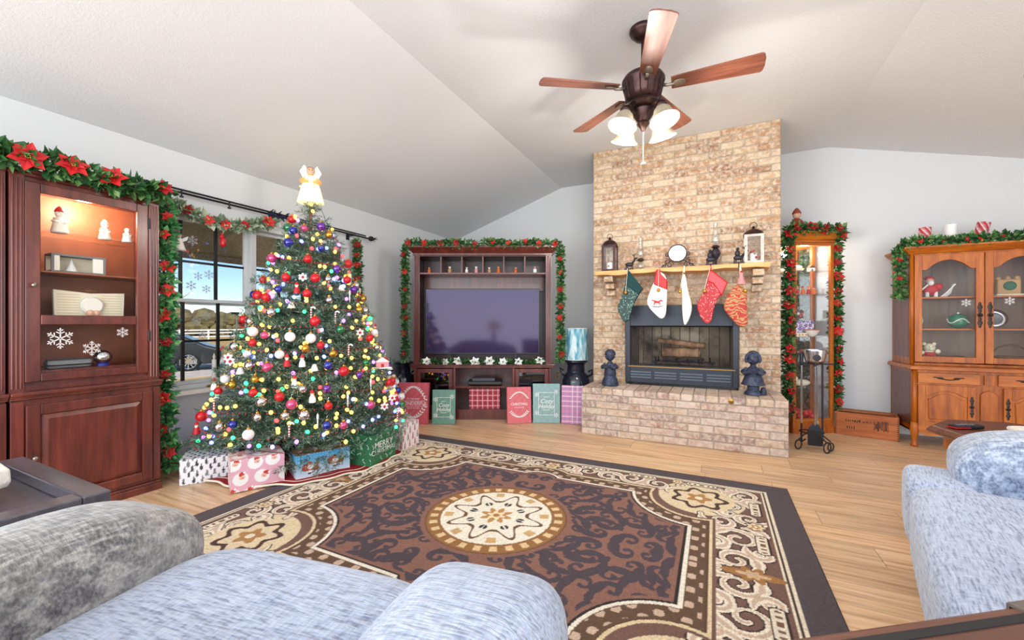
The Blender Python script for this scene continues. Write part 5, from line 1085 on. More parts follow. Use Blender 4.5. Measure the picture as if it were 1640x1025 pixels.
# ------------------------------------------------------------------ caroler statues on the hearth
def caroler(label, x, boy, h):
    o = thing('caroler_statue', label, 'statue', (x, 4.30, HZ+.001), -.1, 'stone carolers on the hearth'); k = h
    mb = MB()
    if boy: mb.lathe([(.001, 0), (.22*k, 0), (.23*k, .04*k), (.2*k, .16*k), (.15*k, .26*k), (.165*k, .30*k), (.15*k, .42*k), (.125*k, .56*k), (.06*k, .63*k), (.06*k, .66*k)], 16)
    else: mb.lathe([(.001, 0), (.18*k, 0), (.17*k, .05*k), (.12*k, .10*k), (.12*k, .19*k), (.24*k, .22*k), (.23*k, .25*k), (.17*k, .42*k), (.12*k, .52*k), (.125*k, .58*k), (.06*k, .64*k), (.06*k, .67*k)], 16)
    for s in (-1, 1): mb.tube([(s*.12*k, 0, .58*k), (s*.20*k, -.05*k, .50*k), (s*.17*k, -.14*k, .49*k), (s*.07*k, -.2*k, .53*k)], [.05*k, .055*k, .05*k, .035*k], 8)
    if not boy:
        for s in (-1, 1): mb.sph((s*.07*k, -.06*k, .03*k), .05*k, 8, 5, (1, 1.6, .7))
    for j in range(16):
        a = 2*PI*j/16; r0 = .2*k; mb.cyl((r0*math.cos(a), r0*math.sin(a), .02*k if boy else .22*k), (.14*k*math.cos(a), .14*k*math.sin(a), .28*k if boy else .46*k), .016*k, .008*k, 5)
    mb.build('body', 'statue', o, smooth='auto')
    hd = MB().sph((0, -.01*k, .79*k), .125*k, 16, 12).sph((0, -.135*k, .78*k), .02*k, 8, 6).sph((-.06*k, -.105*k, .755*k), .03*k, 8, 6).sph((.06*k, -.105*k, .755*k), .03*k, 8, 6)
    for s in (-1, 1): hd.sph((s*.045*k, -.12*k, .815*k), .016*k, 8, 6); hd.sph((s*.125*k, 0, .78*k), .025*k, 8, 6)
    hd.tube([(-.035*k, -.125*k, .735*k), (0, -.132*k, .722*k), (.035*k, -.125*k, .735*k)], .008*k, 5); ho = hd.build('head', 'statue', o, smooth=True)
    if boy: MB().lathe([(.14*k, .82*k), (.15*k, .86*k), (.13*k, .93*k), (.07*k, .99*k), (.001, 1.0*k)], 16, T(0, .01*k, 0)).build('cap', 'statue', ho, smooth='auto')
    else: MB().tube([(.135*k*math.cos(a), -.03*k, .80*k+.14*k*math.sin(a)) for a in np.linspace(-.6, PI+.6, 18)], .035*k, 7).sph((0, .03*k, .85*k), .14*k, 12, 8).build('bonnet', 'statue', ho, smooth=True)
    MB().poly([(-.10*k, .0), (0, -.025*k), (.10*k, 0), (.10*k, .012*k), (0, -.01*k), (-.10*k, .012*k)], -.07*k, .05*k, T(0, -.22*k, .545*k) @ R(.5, 'X')).build('song_book', 'statue', o)
    if not boy: MB().lathe([(.06*k, 0), (.07*k, .05*k), (.05*k, .13*k), (.03*k, .17*k), (.001, .18*k)], 10, T(.2*k, .02*k, 0)).build('small_animal', 'statue', o, smooth='auto')
    return o
caroler('small dark stone boy caroler with cap, milk-can end of the hearth', -.975, True, .375); caroler('dark stone girl caroler with bonnet, tool-stand end of the hearth', .315, False, .40)

# ------------------------------------------------------------------ ceiling fan
FC = (-.413, 2.764)
fan = thing('ceiling_fan', 'bronze five-blade ceiling fan with four glass shades', 'ceiling fan', (*FC, ZC))
MB().lathe([(.085, 0), (.088, -.012), (.08, -.03), (.062, -.045), (.058, -.055), (.03, -.07), (.001, -.072)], 28).build('canopy', 'bronze', fan, smooth='auto')
MB().cyl((0, 0, -.06), (0, 0, -.30), .013, n=10).build('downrod', 'bronze', fan)
MB().lathe([(.02, -.275), (.07, -.285), (.12, -.31), (.135, -.335), (.135, -.345), (.125, -.36), (.115, -.42), (.10, -.455), (.085, -.465), (.095, -.475), (.10, -.495), (.085, -.51), (.06, -.515)], 32).build('motor_housing', 'bronze', fan, smooth='auto')
for k in range(16): a = 2*PI*k/16; MB().cyl((.128*math.cos(a), .128*math.sin(a), -.35), (.105*math.cos(a), .105*math.sin(a), -.455), .006, .004, 5).build('rib', 'bronze', fan)
MB().lathe([(.06, -.515), (.07, -.53), (.06, -.56), (.035, -.60), (.04, -.615), (.02, -.64), (.012, -.66), (.001, -.665)], 24).build('light_hub', 'bronze', fan, smooth='auto')
for k, deg in enumerate((2, 73, 144, 213, 287)):
    e = R(math.radians(deg)) @ T(0, 0, -.385)
    tilt = R(math.radians(-13), 'X'); bp = []
    for t in np.linspace(0, 1, 9): bp.append((.17+.49*t, -(.05+.022*t)))
    bp += [(.672, -.062), (.68, -.03), (.68, .03), (.672, .062)]+[(.17+.49*t, .05+.022*t) for t in np.linspace(1, 0, 9)]
    n = len(bp)
    mb = MB().add([(x, y, -.004) for x, y in bp]+[(x, y, .004) for x, y in bp], [tuple(range(n-1, -1, -1)), tuple(range(n, 2*n))]+[(i, (i+1) % n, (i+1) % n+n, i+n) for i in range(n)])
    bl = mb.build('blade', 'fan_blade', fan, bev=.002); bl.matrix_local = e @ tilt
    ir = MB().tube([(.11, 0, .0), (.15, 0, -.012), (.19, 0, -.010)], [.010, .009, .012], 8).sup((.215, 0, -.010), (.042, .026, .005), .9, .9, 16, 8).build('blade_iron', 'pewter', bl, smooth=True)
for k in range(4):
    a = math.radians(53.5+90*k); dx, dy = math.cos(a), math.sin(a)
    ao = MB().tube([(.06*dx, .06*dy, -.54), (.11*dx, .11*dy, -.515), (.14*dx, .14*dy, -.53), (.145*dx, .145*dy, -.55)], .009, 7).lathe([(.03, -.0), (.036, -.02), (.03, -.03)], 14, T(.145*dx, .145*dy, -.545) @ R(a) @ R(-.3, 'Y')).build('lamp_arm', 'bronze', fan, smooth=True)
    Q = T(.145*dx, .145*dy, -.565) @ R(a) @ R(-.3, 'Y')
    sh_ = MB().lathe([(.028, 0), (.034, -.012), (.05, -.03), (.058, -.055), (.066, -.08), (.084, -.10), (.09, -.108), (.086, -.108), (.062, -.08), (.053, -.055), (.045, -.03), (.03, -.014)], 24, Q, caps=False).build('glass_shade', 'shade_glass', ao, smooth=True)
    MB().sph(tuple(Q @ Vector((0, 0, -.055))), .02, 10, 8, (1, 1, 1.3)).build('bulb', mat('bulb_on', (1, .9, .75), .4, emit=5, ecol=(1, .9, .72)), ao)
    lt = light('fan_bulb', 'POINT', tuple(Q @ Vector((0, 0, -.19))), (0, 0, 0), 11, (1, .94, .85), shadow_soft_size=.04); lt.parent = fan
MB().cyl((0, 0, -.66), (0, 0, -.86), .0025, n=5).sph((0, 0, -.87), .013, 8, 6, (1.4, 1.4, .6)).build('pull_chain', 'cream', fan)
pd = thing('hanging_ornament', 'amber and white hanging ornament cut off at the photo edge', 'ornament', tuple(at(1656, 96, z=2.45)))
MB().lathe([(.001, .09), (.012, .085), (.014, .05), (.025, .0), (.03, -.05), (.028, -.06), (.001, -.061)], 14).build('glass_bell', 'porcelain', pd, smooth=True); MB().lathe([(.031, -.05), (.034, -.07), (.02, -.085), (.001, -.086)], 14).build('amber_tip', 'gold', pd, smooth=True)
pz = ZC-(pd.location.x-CR)*.26-pd.location.z if pd.location.x > CR else ZC-pd.location.z
MB().cyl((0, 0, .085), (0, 0, pz), .0015, n=4).build('cord', 'white', pd)

# ------------------------------------------------------------------ upholstered seating and small tables
ac = thing('armchair', 'wide grey-blue chenille armchair in the foreground by the dark tray table', 'armchair', (-.955, .775, 0), math.radians(9))
MB().sup((0, -.37, .36), (.40, .40, .13), .35, .35, 48, 24).build('seat_cushion', 'chenille', ac, smooth=True)
MB().sup((0, -.40, .20), (.66, .40, .14), .25, .25, 40, 16).build('seat_base', 'chenille', ac, smooth=True)
for s in (-1, 1):
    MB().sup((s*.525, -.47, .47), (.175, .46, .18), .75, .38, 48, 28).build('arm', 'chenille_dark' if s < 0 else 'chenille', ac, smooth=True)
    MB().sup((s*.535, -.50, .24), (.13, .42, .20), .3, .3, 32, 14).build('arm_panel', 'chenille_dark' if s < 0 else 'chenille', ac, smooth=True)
MB().sup((-.05, -.83, .48), (.50, .18, .255), .5, .4, 40, 20).build('backrest', 'chenille', ac, smooth=True)
for sx in (-1, 1):
    for y_ in (-.12, -.8): MB().cyl((sx*.55, y_, 0), (sx*.55, y_, .08), .022, .03, 8).build('leg', 'dark_table', ac)
so = thing('lounge_chair', 'blue-grey chenille chair with T-shaped cushion in front of the octagonal table', 'armchair', (.535, 1.50, 0), math.radians(75.8))
MB().sup((.20, -.40, .37), (.53, .42, .14), .3, .3, 48, 24).sup((.80, -.085, .37), (.17, .105, .137), .35, .4, 30, 20).build('seat_cushion', 'chenille', so, smooth=True)
MB().sup((.25, -.46, .17), (.68, .43, .15), .2, .2, 40, 14).build('seat_base', 'chenille_blue', so, smooth=True)
for s in (.86, -.44):
    MB().sup((s, -.52, .545), (.16, .40, .165), .75, .35, 44, 26).build('arm', 'chenille_blue', so, smooth=True); MB().sup((s, -.57, .28), (.11, .35, .22), .3, .3, 30, 14).build('arm_panel', 'chenille_blue', so, smooth=True)
MB().sup((.21, -.92, .55), (.72, .16, .30), .4, .35, 40, 20).build('backrest', 'chenille_blue', so, smooth=True)
for sx in (-.36, .80):
    for y_ in (-.15, -.8): MB().cyl((sx, y_, 0), (sx, y_, .06), .022, .03, 8).build('leg', 'dark_table', so)
et = thing('end_table', 'octagonal oak end table behind the blue-grey chair', 'table', (1.345, 2.85, 0), math.radians(12))
oc = lambda r: [(r*math.cos(PI/8+k*PI/4), r*math.sin(PI/8+k*PI/4)) for k in range(8)]
def octo(mb, r0, z0, r1, z1):
    v = [(x, y, z0) for x, y in oc(r0)]+[(x, y, z1) for x, y in oc(r1)]
    return mb.add(v, [tuple(range(7, -1, -1)), tuple(range(8, 16))]+[(k, (k+1) % 8, (k+1) % 8+8, k+8) for k in range(8)])
mb = octo(MB(), .335, .545, .35, .56); octo(mb, .35, .56, .325, .585); mb.build('table_top', 'trunk_wood', et, bev=.004); octo(MB(), .285, .47, .285, .545).build('apron', 'honey_oak', et, bev=.004); octo(MB(), .24, .14, .24, .16).build('lower_shelf', 'honey_oak', et, bev=.004)
for k in (0, 2, 4, 6): x_, y_ = oc(.25)[k]; MB().box(x_-.026, x_+.026, y_-.026, y_+.026, 0, .47).build('leg', 'honey_oak', et, bev=.006)
rm = thing('remote_control', 'black and red remote control on the octagonal table', 'remote', tuple(at(1547, 686, z=.586)), .5)
MB().box(-.075, .075, -.022, .022, 0, .018).build('case', 'black', rm, bev=.005); MB().box(-.076, .0, -.023, .023, .004, .010).build('stripe', 'red', rm)
for k in range(4): MB().box(-.05+k*.025, -.038+k*.025, -.008, .008, .018, .021).build('button', 'grey', rm)
tb = thing('tissue_box', 'pale blue tissue box on the octagonal table', 'tissue box', (1.46, 2.86, .586), .3)
MB().box(-.055, .055, -.055, .055, 0, .125).build('carton', mat('pale_blue', C(190, 222, 234), .6, var=.12), tb, bev=.003); MB().lathe([(.03, .125), (.02, .14), (.035, .17), (.01, .18)], 7).build('tissue', 'white', tb)
tw = thing('folded_cloth', 'folded white cloth draped between the table and chair arm', 'cloth', (1.33, 2.70, .586), .2)
MB().sup((0, 0, .018), (.13, .08, .018), .4, .4, 24, 8).build('lower_fold', 'blanket', tw, smooth=True); MB().sup((.01, .0, .045), (.12, .07, .013), .4, .4, 24, 8).build('upper_fold', 'blanket', tw, smooth=True)
tt = thing('tray_table', 'dark square tray-top side table beside the armchair', 'table', (-2.05, .255, 0), 0)
a = .365
MB().box(-a, a, -a+.02, a-.02, .535, .56).build('tray_bottom', 'dark_table', tt); 
for nm, b_ in (('rim', (-a, a, .28, .345, .56, .60)), ('rim', (-a, a, -.345, -.28, .56, .60)), ('rim', (-a, -a+.07, -.28, .28, .56, .60)), ('rim', (a-.07, a, -.28, .28, .56, .60))): MB().box(*b_).build(nm, 'dark_table', tt, bev=.005)
for sx in (-1, 1):
    for sy in (-1, 1): MB().box(sx*.31-.025, sx*.31+.025, sy*.29-.025, sy*.29+.025, 0, .535).build('leg', 'dark_table', tt, bev=.003)
MB().box(-.3, .3, -.28, .28, .15, .17).build('lower_shelf', 'dark_table', tt)
bk = thing('folded_blanket', 'folded cream blanket hanging over the dark tray table', 'blanket', (-2.07, .27, .6005), .25)
q = [(x, .004+.05*(1 if 0 else 0)) for x in (0,)]
pts = [(-.3, .05), (-.05, .055), (.10, .05), (.15, .03), (.155, -.01), (.14, -.03), (.125, -.02), (.13, .01), (.10, .028), (-.3, .03)]
MB().poly([(x, z+.035) for x, z in pts], -.18, .16).build('upper_fold', 'blanket', bk, bev=.008, seg=3); MB().sup((-.12, 0, .022), (.2, .15, .022), .3, .3, 24, 8).build('lower_fold', 'blanket', bk, smooth=True)
tk = thing('storage_chest', 'brown wooden trunk with metal corner strap at the photo edge', 'trunk', (.37, .43, 0), math.atan2(.19, .27))
# local x runs along the visible edge, the far edge is at local y = 0
e0, e1 = Vector((.10, .59)), Vector((.365, .78)); an = math.atan2(e1.y-e0.y, e1.x-e0.x); tk.location = (e0.x, e0.y, 0); tk.rotation_euler = (0, 0, an)
MB().box(-.12, .52, -.36, -.01, .05, .70).build('chest', 'trunk_wood', tk, bev=.006); MB().box(-.14, .54, -.38, .0, .70, .75).build('lid', 'trunk_wood', tk, bev=.006)
MB().frame(-.135, .535, -.365, -.015, .012, -.7515, -.7495, R(-PI/2, 'X')).build('lid_groove', 'black', tk)
for y0, y1 in ((-.38, .002),):
    st = MB().box(.30, .345, y0, y1, .7495, .7535).box(.30, .345, .0, .003, .62, .752).build('metal_strap', 'pewter', tk)
    for y_ in (-.02, -.08, -.15, -.22): MB().sph((.322, y_, .7535), .008, 10, 6, (1, 1, .6)).build('stud', 'silver', st, smooth=True)
for sx in (-.1, .5):
    for y_ in (-.34, -.03): MB().box(sx-.02, sx+.02, y_-.02, y_+.02, 0, .05).build('foot', 'trunk_wood', tk)

# reading lamp behind the camera, seen only in the television's reflection
fl_ = thing('table_lamp', 'lit cream-shaded lamp reflected in the television', 'lamp', (.2, -1.55, .6))
MB().lathe([(.09, 0), (.09, .015), (.03, .03), (.05, .12), (.07, .2), (.03, .3), (.012, .33), (.012, .42)], 20).build('lamp_base', 'bronze', fl_, smooth='auto'); MB().lathe([(.23, .36), (.2, .42), (.1, .6)], 28, caps=False).build('lamp_shade', mat('lit_shade', C(250, 220, 170), .8, emit=1.6, ecol=(1, .72, .4)), fl_, smooth=True)
nt_ = thing('night_stand', 'small dark table under the reflected lamp', 'table', (.2, -1.55, 0)); MB().box(-.25, .25, -.25, .25, .57, .6).build('table_top', 'dark_table', nt_)
for sx in (-1, 1):
    for sy in (-1, 1): MB().box(sx*.21-.02, sx*.21+.02, sy*.21-.02, sy*.21+.02, 0, .57).build('leg', 'dark_table', nt_)

ol = thing('wall_outlet', 'beige wall outlet plate beside the milk can lamp shade', 'outlet', tuple(at(893, 600, y=YB-.001)))
MB().box(-.036, .036, -.006, 0, -.058, .058).build('cover_plate', 'cream', ol, bev=.002)
for z_ in (-.022, .022): MB().box(-.014, .014, -.008, -.005, z_-.013, z_+.013).build('socket', 'tan', ol, bev=.003)
# ------------------------------------------------------------------ Christmas tree
TX, TY, TZ0, TZ1 = -3.10, 2.40, .22, 2.14
def trad(z): return .07+.74*max(0, (TZ1-z)/(TZ1-TZ0))**.9
ORD = ['', 'second ', 'third ', 'fourth ', 'fifth ', 'sixth ', 'seventh ', 'eighth ', 'ninth ', 'tenth ', 'eleventh ', 'twelfth ', 'thirteenth ', 'fourteenth ', 'fifteenth ', 'sixteenth ', 'seventeenth ', 'eighteenth ', 'nineteenth ', 'twentieth ', 'twenty-first ', 'twenty-second ', 'twenty-third ', 'twenty-fourth ', 'twenty-fifth ', 'twenty-sixth ']
def branch_mesh(L, seed):
    rg = random.Random(seed); V_ = []; F_ = []
    def needles(a, b, dens):
        d = b-a; l = d.length; d.normalize(); u = d.cross(Vector((0, 0, 1))); u.normalize(); w_ = u.cross(d)
        for k in range(int(l/dens)):
            p = a+d*(l*rg.random()); t = rg.uniform(0, 2*PI); s = rg.uniform(.75, 1.15)
            q = (d*.75+(u*math.cos(t)+w_*math.sin(t))).normalized(); e = p+q*.036*s
            n_ = q.cross(Vector((rg.uniform(-1, 1), rg.uniform(-1, 1), rg.uniform(-1, 1)))); n_.normalize(); n_ *= .0024
            i = len(V_); V_.extend([p-n_, p+n_, e]); F_.append((i, i+1, i+2))
    end = Vector((L, 0, L*.06)); needles(Vector((L*.12, 0, 0)), end, .0042)
    s = .16*L
    while s < L*.96:
        for sg in (-1, 1):
            a = Vector((s, 0, s*.06)); l = min(.22, (L-s)*.55+.05)*rg.uniform(.8, 1.15); an = rg.uniform(.6, .95)
            b = a+Vector((l*math.cos(an), sg*l*math.sin(an), l*rg.uniform(-.25, .35))); needles(a, b, .0046)
        s += .05
    me = bpy.data.meshes.new('branch'); me.from_pydata([tuple(v) for v in V_], [], F_); me.materials.append(MATS['needle']); return me
tree = thing('christmas_tree', 'tall lit artificial Christmas tree in front of the window', 'Christmas tree', (TX, TY, 0))
MB().cyl((0, 0, 0), (0, 0, TZ1+.05), .03, .012, 10).build('trunk', 'bark', tree)
for k in range(3): a = 2*PI*k/3; MB().tube([(0, 0, .16), (.12*math.cos(a), .12*math.sin(a), .03), (.28*math.cos(a), .28*math.sin(a), .025)], .012, 6).build('stand_leg', 'black_metal', tree)
BM = [(L, [branch_mesh(L, int(L*100)+s) for s in range(3)]) for L in (.78, .60, .44, .30, .18)]
NB = 298
for i in range(NB):
    t = (i+.5)/NB; z = TZ1-(TZ1-TZ0)*t**.56; z += random.uniform(-.02, .02); r = trad(z)*random.uniform(.93, 1.08); a = i*2.39996
    wall_ = (TX-(XL+.13))
    if math.cos(a) < 0: r = min(r, wall_/max(.05, -math.cos(a)))
    L, ms = min(BM, key=lambda q: abs(q[0]-r)); s = r/L
    o = link('branch', random.choice(ms), None, tree, loc=(0, 0, z+.02), rot=(random.uniform(-.3, .3), random.uniform(-.12, .16)-.12*(z > 1.6)+.14*(z < .5), a)); o.scale = (s, s, s)
for k in range(5): o = link('branch', BM[4][1][k % 3], None, tree, loc=(0, 0, TZ1-.10), rot=(0, -1.15, k*1.26)); o.scale = (.8, .8, .8)
CA = math.atan2(-TY, -TX)      # towards the camera
def tree_spot(z, a, k=1.0):
    r = trad(z)*k
    if math.cos(a) < 0: r = min(r, (TX-(XL+.16))/max(.05, -math.cos(a)))
    return (TX+r*math.cos(a), TY+r*math.sin(a), z)
# string of lights
sl = thing('string_lights', 'string of coloured lights wound round the Christmas tree', 'string lights')
lc = {'amber': (1, .47, .06), 'green': (.04, 1, .28), 'blue': (.12, .16, 1), 'red': (1, .05, .06), 'violet': (.5, .12, 1)}
for n_, c in lc.items(): mat('glow_'+n_, c, .4, emit={'amber': 4.2, 'green': 2.4, 'blue': 6, 'red': 2.6, 'violet': 4}[n_], ecol=c)
bm_ = {n_: MB().sph((0, 0, 0), .0135, 8, 6, (1, 1, 1.2)).mesh('bulb', True) for n_ in lc}
for n_ in lc: bm_[n_].materials.append(MATS['glow_'+n_])
wp = []
for i in range(560):
    t = i/560; z = TZ1-.06-(TZ1-TZ0-.06)*t**.75; wp.append(tree_spot(z+.03*math.sin(i*.9), i*.185*1.6, .9))
MB().tube(wp, .0022, 3).build('wire', mat('wire_green', C(20, 46, 30), .6), sl, fix=False)
nb = 0; kinds = ['amber']*14+['green']*4+['blue']*4+['red']*2+['violet']*3
i = 0
while nb < 290:
    t = (i*.618034) % 1; z = TZ1-.03-(TZ1-TZ0-.07)*t**.58; a = CA+random.uniform(-1.5, 1.75); i += 1
    link('bulb', bm_[random.choice(kinds)], None, sl, loc=tree_spot(z+random.uniform(-.01, .01), a, random.uniform(.88, 1.04)), rot=(random.random(), random.random(), 0)); nb += 1
bd = thing('bead_garland', 'thin red bead garland swagged around the Christmas tree', 'bead garland')
mb = MB()
for i in range(900):
    t = i/900; z = TZ1-.25-(TZ1-TZ0-.3)*t**.8-.05*abs(math.sin(i*.06)); a = i*.034*2; mb.sph(tree_spot(z, a, 1.02), .0058, 5, 3)
o = mb.build('bead', 'red_satin', bd, smooth=True, fix=False); o['kind'] = 'stuff'
# ornaments
BK = [('glossy red bauble', 'red_satin', 24), ('clear silver bauble', 'silver', 15), ('deep blue bauble', mat('bauble_blue', C(26, 40, 150), .15, .4, coat=1), 9), ('purple bauble', mat('bauble_purple', C(104, 40, 150), .15, .4, coat=1), 6), ('gold bauble', 'gold', 7), ('green bauble', mat('bauble_green', C(20, 120, 70), .15, .4, coat=1), 4), ('pink bauble', mat('bauble_pink', C(206, 70, 120), .2, .3, coat=1), 7), ('white pearl bauble', mat('bauble_white', C(240, 238, 236), .2, 0, coat=1), 10)]
spots = []
def new_spot(lo=0, hi=.88, dmin=.082):
    for _ in range(400):
        t = random.uniform(lo, hi); z = TZ1-.08-(TZ1-TZ0-.08)*t**.58; a = CA+random.uniform(-1.3, 1.5); p = Vector(tree_spot(z, a, 1.03))
        if all((p-q).length > dmin for q in spots): spots.append(p); return p
    return None
bball = {}
caps = MB().lathe([(.011, 0), (.011, .012), (.004, .014), (.001, .0145)], 10).mesh('cap', True); caps.materials.append(MATS['gold'])
hk = MB().tube([(0, 0, .012), (.004, 0, .02), (0, 0, .028), (-.003, 0, .034)], .001, 4).mesh('hook'); hk.materials.append(MATS['silver'])
allorn = {}
for lab, m_, cnt in BK:
    for k in range(cnt):
        p = new_spot()
        if p is None: continue
        r = random.choice((.028, .032, .037))
        key = (m_ if isinstance(m_, str) else m_.name, r)
        if key not in bball: bball[key] = MB().sph((0, 0, 0), r, 18, 12).mesh('ball', True); bball[key].materials.append(MATS[key[0]])
        o = thing('bauble', lab, 'bauble', tuple(p), random.random()*6, lab.replace('bauble', 'baubles')+' on the tree'); link('ball', bball[key], None, o); link('cap', caps, None, o, loc=(0, 0, r-.002)); link('hook', hk, None, o, loc=(0, 0, r))
        allorn.setdefault(lab, []).append(o)
def special(lab, cat, cnt, fn, nm):
    for k in range(cnt):
        p = new_spot(.1, .88, .07)
        if p is None: continue
        o = thing(nm, lab, cat, tuple(p), CA+PI/2, lab+' ornaments on the tree'); fn(o); allorn.setdefault(lab, []).append(o)
def o_bell(o): MB().lathe([(.03, -.035), (.026, -.03), (.018, -.005), (.013, .01), (.001, .014)], 14).build('bell', 'porcelain', o, smooth='auto'); MB().sph((0, 0, -.036), .008, 6, 5).build('clapper', 'gold', o)
def o_cane(o):
    pts = [(0, 0, -.05+.08*k/6) for k in range(7)]+[(.014-.014*math.cos(t), 0, .03+.014*math.sin(t)) for t in np.linspace(0, PI, 7)]; MB().tube(pts, .006, 7).build('cane', 'white', o, smooth=True)
    for k in range(5): MB().tube([(0, 0, -.045+k*.018), (0, 0, -.037+k*.018)], .0066, 7).build('stripe', 'red', o)
def o_icicle(o): MB().lathe([(.001, -.07), (.005, -.03), (.004, -.01), (.008, .0), (.007, .025), (.001, .03)], 8).build('icicle', 'white', o); MB().sph((0, 0, .033), .004, 6, 4).build('loop', 'silver', o)
def o_flower(o):
    for k in range(6): MB().sup((0, 0, .018), (.010, .005, .015), 1, 1, 8, 6, R(k*PI/3, 'Y')).build('petal', 'petal_white', o)
    MB().sph((0, -.006, 0), .011, 8, 6).build('centre', 'red', o)
def o_house(o):
    MB().box(-.05, .05, -.02, .02, -.03, .015).build('walls', 'pink', o); MB().poly([(-.056, .015), (.056, .015), (0, .055)], -.025, .025).build('roof', 'white', o); MB().box(-.012, .012, -.022, -.019, -.03, .0).build('door', 'red', o); MB().box(-.07, .07, -.03, .03, -.04, -.03).build('snow_base', 'white', o)
def o_fig(c):
    def f(o): MB().lathe([(.001, -.04), (.022, -.04), (.02, -.01), (.012, .01), (.001, .012)], 12).build('body', c, o, smooth='auto'); MB().sph((0, 0, .02), .014, 10, 7).build('head', 'skin', o, smooth=True); MB().lathe([(.015, .026), (.012, .034), (.003, .05), (.001, .05)], 10).build('hat', 'red', o); MB().sph((0, -.011, .012), .009, 8, 5).build('beard', 'white', o)
    return f
special('small white bell', 'bell', 5, o_bell, 'bell_ornament'); special('red and white candy cane', 'candy cane', 6, o_cane, 'candy_cane_ornament'); special('slim white icicle', 'icicle', 8, o_icicle, 'icicle_ornament'); special('white flower with red centre', 'flower', 6, o_flower, 'flower_ornament')
special('tiny red-capped bearded figure in red coat', 'figurine', 5, o_fig('red'), 'figure_ornament'); special('tiny red-capped bearded figure in white coat', 'figurine', 4, o_fig('white'), 'figure_ornament')
hp_ = at(643, 588, y=2.75); o = thing('house_ornament', 'pink and white gingerbread house ornament low on the tree', 'ornament', tree_spot(.78, math.atan2(2.62-TY, -2.5-TX), 1.04), CA+PI/2); o_house(o)
for lab, os_ in allorn.items():
    os_.sort(key=lambda o: -o.location.z)
    for k, o in enumerate(os_): o['label'] = ('the %shighest %s on the Christmas tree' % (ORD[k], lab)).replace('the highest', 'the very highest')
# topper
tp = thing('angel_topper', 'glowing gold-robed angel tree topper with white wings', 'tree topper', (TX, TY, TZ1+.03), CA+PI/2)
MB().lathe([(.105, -.02), (.10, 0), (.075, .10), (.045, .19), (.04, .20), (.001, .205)], 22).build('gown', mat('gown', C(255, 226, 160), .6, emit=1.3, ecol=(1, .74, .34)), tp, smooth=True)
mb = MB()
for s in (-1, 1): mb.tube([(s*.035, 0, .185), (s*.065, -.03, .15), (s*.02, -.07, .14)], [.018, .022, .012], 8)
mb.sup((0, 0, .18), (.05, .035, .04), 1, 1, 14, 8); mb.build('bodice', mat('bodice', C(226, 150, 80), .6, emit=.35, ecol=(1, .55, .2)), tp, smooth=True)
hd = MB().sph((0, -.005, .245), .034, 14, 10).sph((0, -.04, .243), .006, 6, 5).build('head', 'skin', tp, smooth=True); MB().sph((0, .008, .253), .036, 12, 8).build('hair', 'gold', hd, smooth=True); MB().sph((-.012, -.036, .25), .004, 6, 4).sph((.012, -.036, .25), .004, 6, 4).build('eyes', 'brown', hd)
for s in (-1, 1): MB().poly([(s*.01, .16), (s*.06, .20), (s*.085, .25), (s*.05, .31), (s*.03, .28), (s*.012, .22)], .03, .045).build('wing', mat('wing', C(255, 250, 236), .6, emit=.6, ecol=(1, .95, .8)), tp, bev=.004)
for k in range(10): a = 2*PI*k/10; MB().sph((.08*math.cos(a), .08*math.sin(a), .05+.03*(k % 3)), .007, 6, 5).build('bulb', bm_['amber'].materials[0], tp)
# skirt
sk = thing('tree_skirt', 'red velvet tree skirt with cream scalloped edge', 'tree skirt', (-3.13, 2.43, 0))
def skr(a):
    r = .80+.012*math.sin(a*22)
    return min(r, .56/max(.05, -math.cos(a))) if math.cos(a) < 0 else r
ring = [2*PI*k/160 for k in range(160)]
v = [(0, 0, .018)]+[(skr(a)*f*math.cos(a), skr(a)*f*math.sin(a), .0125+.006*math.sin(a*11)*f+.006) for f in (.35, .7, .97) for a in ring]; n = 160
f = [(0, 1+k, 1+(k+1) % n) for k in range(n)]+[(1+j*n+k, 1+(j+1)*n+k, 1+(j+1)*n+(k+1) % n, 1+j*n+(k+1) % n) for j in range(2) for k in range(n)]
MB().add(v, f).build('velvet', 'red_velvet', sk, smooth=True)
MB().tube([(skr(a)*.985*math.cos(a), skr(a)*.985*math.sin(a), .0195+.005*math.sin(a*11)) for a in ring], .007, 6, True).build('scalloped_edge', 'cream', sk, smooth=True)
MB().tube([(skr(a)*.9*math.cos(a), skr(a)*.9*math.sin(a), .0195+.005*math.sin(a*11)) for a in ring], .003, 5, True).build('edge_cord', 'cream', sk, smooth=True)
# stack of bear figures beside the tree
bt = thing('bear_totem', 'stack of tan carved bears between the tree and milk can', 'figurine', (-2.93, 3.17, 0), YAW)
for k, (z_, m_, ht) in enumerate(((0, 'brown', 'red'), (.2, 'tan', 'green'), (.39, 'cream', 'red'))):
    q = MB().lathe([(.001, z_), (.07, z_), (.085, z_+.05), (.06, z_+.11), (.03, z_+.125)], 14).build('bear', m_, bt, smooth=True); MB().sph((0, -.01, z_+.155), .052, 12, 8).sph((-.04, 0, z_+.195), .02, 8, 6).sph((.04, 0, z_+.195), .02, 8, 6).sph((0, -.05, z_+.145), .022, 8, 6).build('head', m_, q, smooth=True)
    MB().tube([(.06*math.cos(a), .05*math.sin(a), z_+.118) for a in [2*PI*j/16 for j in range(16)]], .014, 6, True).build('scarf', ht, q); MB().sph((-.02, -.058, z_+.165), .006, 6, 4).sph((.02, -.058, z_+.165), .006, 6, 4).sph((0, -.072, z_+.15), .007, 6, 4).build('eyes', 'black', q)

